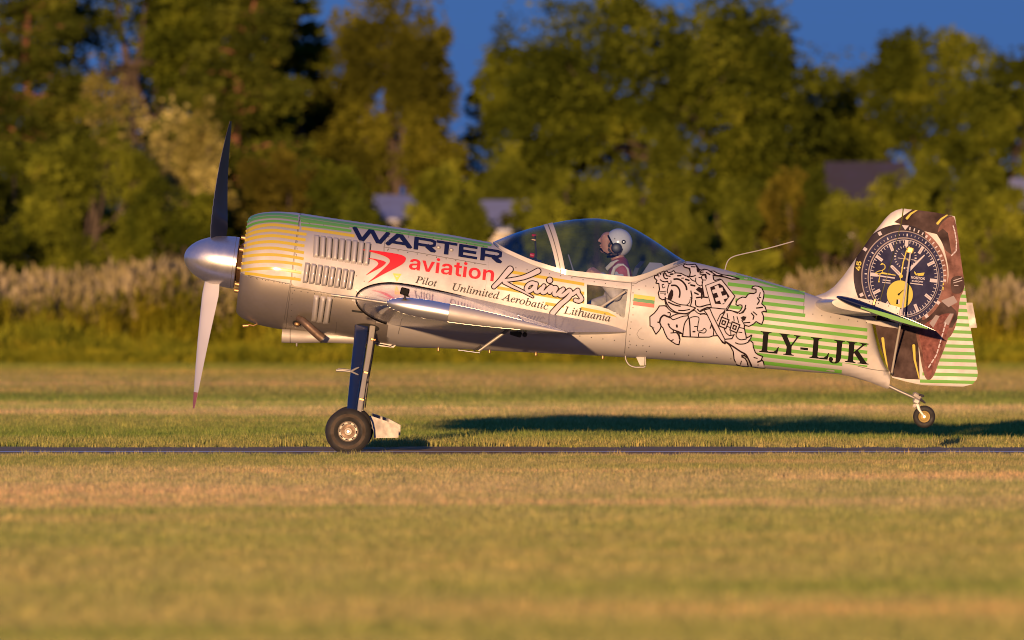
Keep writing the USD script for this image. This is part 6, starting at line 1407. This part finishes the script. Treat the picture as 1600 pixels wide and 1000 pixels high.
# ------------------------------------------------------------------ the pilot, seated in the cockpit
import manifold3d as m3
def W3(X, Y, y=0.0):
    t = D_CAM + y
    return np.array([(X - 800) / F_PX * t, y, H_CAM - (Y - 430) / F_PX * t])
PO = W3(962, 535)
pilot = thing('person', 'pilot in a white open helmet and red jacket seated under the canopy, facing the propeller', 'person', PO)
def q3(X, Y, y=0.0): return W3(X, Y, y) - PO
def sph(p, r, n=20): return m3.Manifold.sphere(r, n).translate(tuple(map(float, p)))
def bone(a, ra, b, rb): return m3.Manifold.batch_hull([sph(a, ra), sph(b, rb)])
def chain(ps): return [bone(a, ra, b, rb) for (a, ra), (b, rb) in zip(ps, ps[1:])]
def soften(parts, edge=.012, it=12):
    m = m3.Manifold.batch_boolean(parts, m3.OpType.Add).refine_to_length(edge)
    me = m.to_mesh()
    t = trimesh.Trimesh(me.vert_properties[:, :3], me.tri_verts, process=True)
    trimesh.smoothing.filter_taubin(t, iterations=it)
    return t
def hand(wrist, ahead, out):
    """palm, four bent fingers and a thumb; ahead = towards the finger tips, out = back of the hand"""
    ahead = ahead / np.linalg.norm(ahead); out = out - ahead * (out @ ahead); out = out / np.linalg.norm(out); side = np.cross(out, ahead)
    P = [m3.Manifold.batch_hull([sph(wrist, .024, 12), sph(wrist + ahead * .085 + side * .032, .013, 12), sph(wrist + ahead * .085 - side * .032, .013, 12), sph(wrist + ahead * .03 + side * .028, .016, 12)])]
    for k, (o, ln) in enumerate(((.031, .070), (.011, .080), (-.011, .076), (-.031, .060))):
        a = wrist + ahead * .082 + side * o
        b = a + (ahead * .75 - out * .55) * ln * .45; c = b + (ahead * .1 - out * 1.0) * ln * .32; d = c + (-ahead * .6 - out * .7) * ln * .25
        P += chain([(a, .0098), (b, .0092), (c, .0086), (d, .0078)])
    a = wrist + ahead * .03 + side * .03
    P += chain([(a, .014), (a + ahead * .03 + side * .022 - out * .015, .0115), (a + ahead * .055 + side * .012 - out * .035, .0095)])
    return P
pel, che, nek = q3(966, 522), q3(970, 452), q3(968, 413)
Yv = lambda y: np.array([0, y, 0])
torso = [m3.Manifold.batch_hull([sph(pel + Yv(s * .09), .115) for s in (-1, 1)] + [sph(q3(972, 488) + Yv(s * .08), .115) for s in (-1, 1)]),
         m3.Manifold.batch_hull([sph(q3(972, 488) + Yv(s * .08), .115) for s in (-1, 1)] + [sph(che + Yv(s * .10), .115) for s in (-1, 1)]),
         m3.Manifold.batch_hull([sph(che + Yv(s * .10), .112) for s in (-1, 1)] + [sph(q3(972, 426) + Yv(s * .155), .062) for s in (-1, 1)] + [sph(nek, .062)])]
neck = [bone(nek, .060, q3(962, 392), .058)]
skull = q3(962.5, 378)
headp = [sph(skull, .096, 40), m3.Manifold.batch_hull([sph(q3(950, 374), .066, 28), sph(q3(950.5, 386), .058, 28), sph(skull, .08, 28)]), m3.Manifold.batch_hull([sph(q3(942.5, 390.5), .026, 20), sph(q3(952, 392) + Yv(.03), .034), sph(q3(952, 392) - Yv(.03), .034)]),
         m3.Manifold.batch_hull([sph(q3(942.5, 369), .012, 12), sph(q3(936.3, 376.0), .0115, 14), sph(q3(941, 378) + Yv(.012), .010, 12), sph(q3(941, 378) - Yv(.012), .010, 12)]),
         m3.Manifold.batch_hull([sph(q3(938.3, 383.2) + Yv(k), .0085, 12) for k in (-.018, .018)]), m3.Manifold.batch_hull([sph(q3(939.0, 386.6) + Yv(k), .009, 12) for k in (-.016, .016)]),
         m3.Manifold.batch_hull([sph(q3(944.2, 368.5) + Yv(k), .016, 14) for k in (-.035, .035)])]
sh = {s: q3(971, 427) + Yv(s * .185) for s in (-1, 1)}
el = {-1: q3(962, 461) + Yv(-.27), 1: q3(950, 470) + Yv(.25)}
wr_ = {-1: q3(938, 430) + Yv(-.235), 1: q3(922, 478) + Yv(.06)}
arms = {s: chain([(sh[s], .062), ((sh[s] + el[s]) / 2, .053), (el[s], .044), ((el[s] + wr_[s]) / 2, .042), (wr_[s], .028)]) for s in (-1, 1)}
hip = {s: pel + Yv(s * .09) for s in (-1, 1)}; kn = {s: q3(905, 500) + Yv(s * .15) for s in (-1, 1)}; an = {s: q3(850, 528) + Yv(s * .12) for s in (-1, 1)}
legs = sum([chain([(hip[s], .095), ((hip[s] + kn[s]) / 2, .082), (kn[s], .060), ((kn[s] + an[s]) / 2, .056), (an[s], .042), (an[s] + np.array([-.12, 0, .05]), .032)]) for s in (-1, 1)], [])
hands = hand(wr_[-1], q3(924, 421) - q3(938, 430), np.array([0, -.4, 1.0])) + hand(wr_[1], q3(910, 478) - q3(922, 478), np.array([0, .2, 1.0]))
body = soften(torso + neck + headp + arms[-1] + arms[1] + legs + hands, .010, 8)
put('body', body, 'skin', pilot, smooth=True)
def grown(parts, d): 
    m = m3.Manifold.batch_boolean(parts, m3.OpType.Add).refine_to_length(.02); me = m.to_mesh()
    t = trimesh.Trimesh(me.vert_properties[:, :3], me.tri_verts, process=True); trimesh.smoothing.filter_taubin(t, iterations=10)
    n = t.vertex_normals
    t.vertices = t.vertices + n * (d + .010 * (meshkit.fbm(t.vertices * 14, 3, 4)[:, None] - .5))
    return t
sleeves = sum([chain([(sh[s], .062), ((sh[s] + el[s]) / 2, .053), (el[s], .044), ((el[s] + wr_[s]) / 2, .042), (wr_[s] + (el[s] - wr_[s]) * .12, .034)]) for s in (-1, 1)], [])
jk = put('jacket', grown(torso[2:] + [bone(sh[s_], .066, sh[s_] * .75 + el[s_] * .25, .060) for s_ in (-1, 1)], .014), 'suit_red', pilot, smooth=True)
put('sleeves', grown(sleeves, .011), 'suit_grey', pilot, smooth=True)
put('shirt', grown(torso[1:2], .018), 'suit_grey', pilot, smooth=True)
put('trousers', grown(torso[:1] + legs, .012), 'suit_grey', pilot, smooth=True)
put('collar', tube([q3(968 + 7.5 * math.cos(a) * 1.0, 410.5 - 2 * math.cos(a), .072 * math.sin(a)) for a in np.linspace(0, 2 * np.pi, 25)], .016, 8, caps=False), 'suit_red', jk, smooth=True)
# a grey sleeve patch and the harness
put('sleeve_patch', grown(chain([(sh[-1] + np.array([-.01, -.012, -.02]), .058), ((sh[-1] * .35 + el[-1] * .65) + np.array([0, -.012, 0]), .047)]), .016), 'suit_grey', jk, smooth=True)
put('harness_strap', tube([q3(957, 438, -.255), q3(957, 428, -.262), q3(960, 419, -.255), q3(966, 414.5, -.235), q3(973, 414.5, -.22), q3(980, 421, -.235), q3(983, 434, -.25)], .008, 8, flat=2.0), 'strap_cream', jk, smooth=True)
put('harness_strap', tube([q3(948, 420, -.05), q3(956, 412, -.09), q3(964, 409, -.1), q3(976, 413, -.11)], .010, 8, flat=2.0), 'strap_cream', jk, smooth=True)
# open helmet
hc = q3(966.5, 379); Rh = .1185
fw = np.array([-.894, 0, -.447])
shell = m3.Manifold.sphere(Rh, 72) - m3.Manifold.sphere(Rh - .010, 72)
shell = shell.scale((1.0, .98, 1.03)).translate(tuple(hc))
p_on = q3(946.5, 361)
shell = shell.trim_by_plane(tuple(-fw), float(-(fw @ p_on)))
dn = np.array([.25, 0, -.97]); dn /= np.linalg.norm(dn)
shell = shell.trim_by_plane(tuple(-dn), float(-(dn @ q3(972, 402.5))))
hm = put('helmet', shell, 'helmet_white', pilot, smooth=35)
edge = []
for a in np.linspace(-1.95, 1.95, 41):
    b = np.array([.447, 0, -.894]) * -math.cos(a) + np.array([0, 1, 0]) * math.sin(a)
    dpl = (p_on - hc) @ fw; rr = math.sqrt(Rh ** 2 - dpl ** 2)
    edge.append(hc + fw * dpl + b * rr)
put('edge_trim', tube(edge, .0085, 8), 'black_decal', hm, smooth=40)
put('visor_knob', lathe([(0, -.008), (.016, -.008), (.018, 0), (.018, .012)], 'y', q3(974.5, 378, -.1145), 20), 'black_decal', hm, smooth=40)
put('knob_cap', lathe([(0, -.012), (.007, -.012), (.008, 0)], 'y', q3(974.5, 378, -.1165), 14), 'helmet_white', hm, smooth=40)
for X, Y in ((960.5, 373), (968.5, 397.5)):
    put('helmet_snap', lathe([(0, -.004), (.004, -.003), (.005, .004)], 'y', q3(X, Y, -.111 if Y < 390 else -.092), 10), 'dark_metal', hm, smooth=40)
cup = put('headset_cup', lathe([(0, -.030), (.026, -.030), (.039, -.024), (.047, -.008), (.048, .03), (.04, .05)], 'y', q3(963.5, 387.5, -.105), 30), 'dark_metal', pilot, smooth=30)
put('cup_cushion', tube([q3(961.5 + 10.5 * math.cos(a), 387 + 10.5 * math.sin(a), -.092) for a in np.linspace(0, 2 * np.pi, 33)], .010, 10, caps=False), 'bark', cup, smooth=True)
put('microphone_boom', tube([q3(957, 395, -.105), q3(949, 397, -.09), q3(942, 393, -.055), q3(938, 388.5, -.03)], [.006, .005, .005, .011], 8), 'black_decal', cup, smooth=40)
put('chin_strap', tube([q3(966, 397, -.10), q3(957, 400.5, -.07), q3(949, 401, 0), q3(957, 400.5, .07), q3(966, 397, .10)], .006, 8, flat=1.8), 'black_decal', hm, smooth=40)
for s in (-1, 1):
    put('eye', ball(.0125, q3(943.6, 372.6, s * .031), 2), 'helmet_white', pilot)
    put('iris', ball(.0062, q3(942.5, 372.4, s * .034), 2), 'black_decal', pilot)
    put('eyebrow', tube([q3(942.6, 369.2, s * .018), q3(942.8, 368.6, s * .034), q3(944.5, 369.0, s * .048)], [.003, .004, .002], 6), 'bark', pilot, smooth=40)
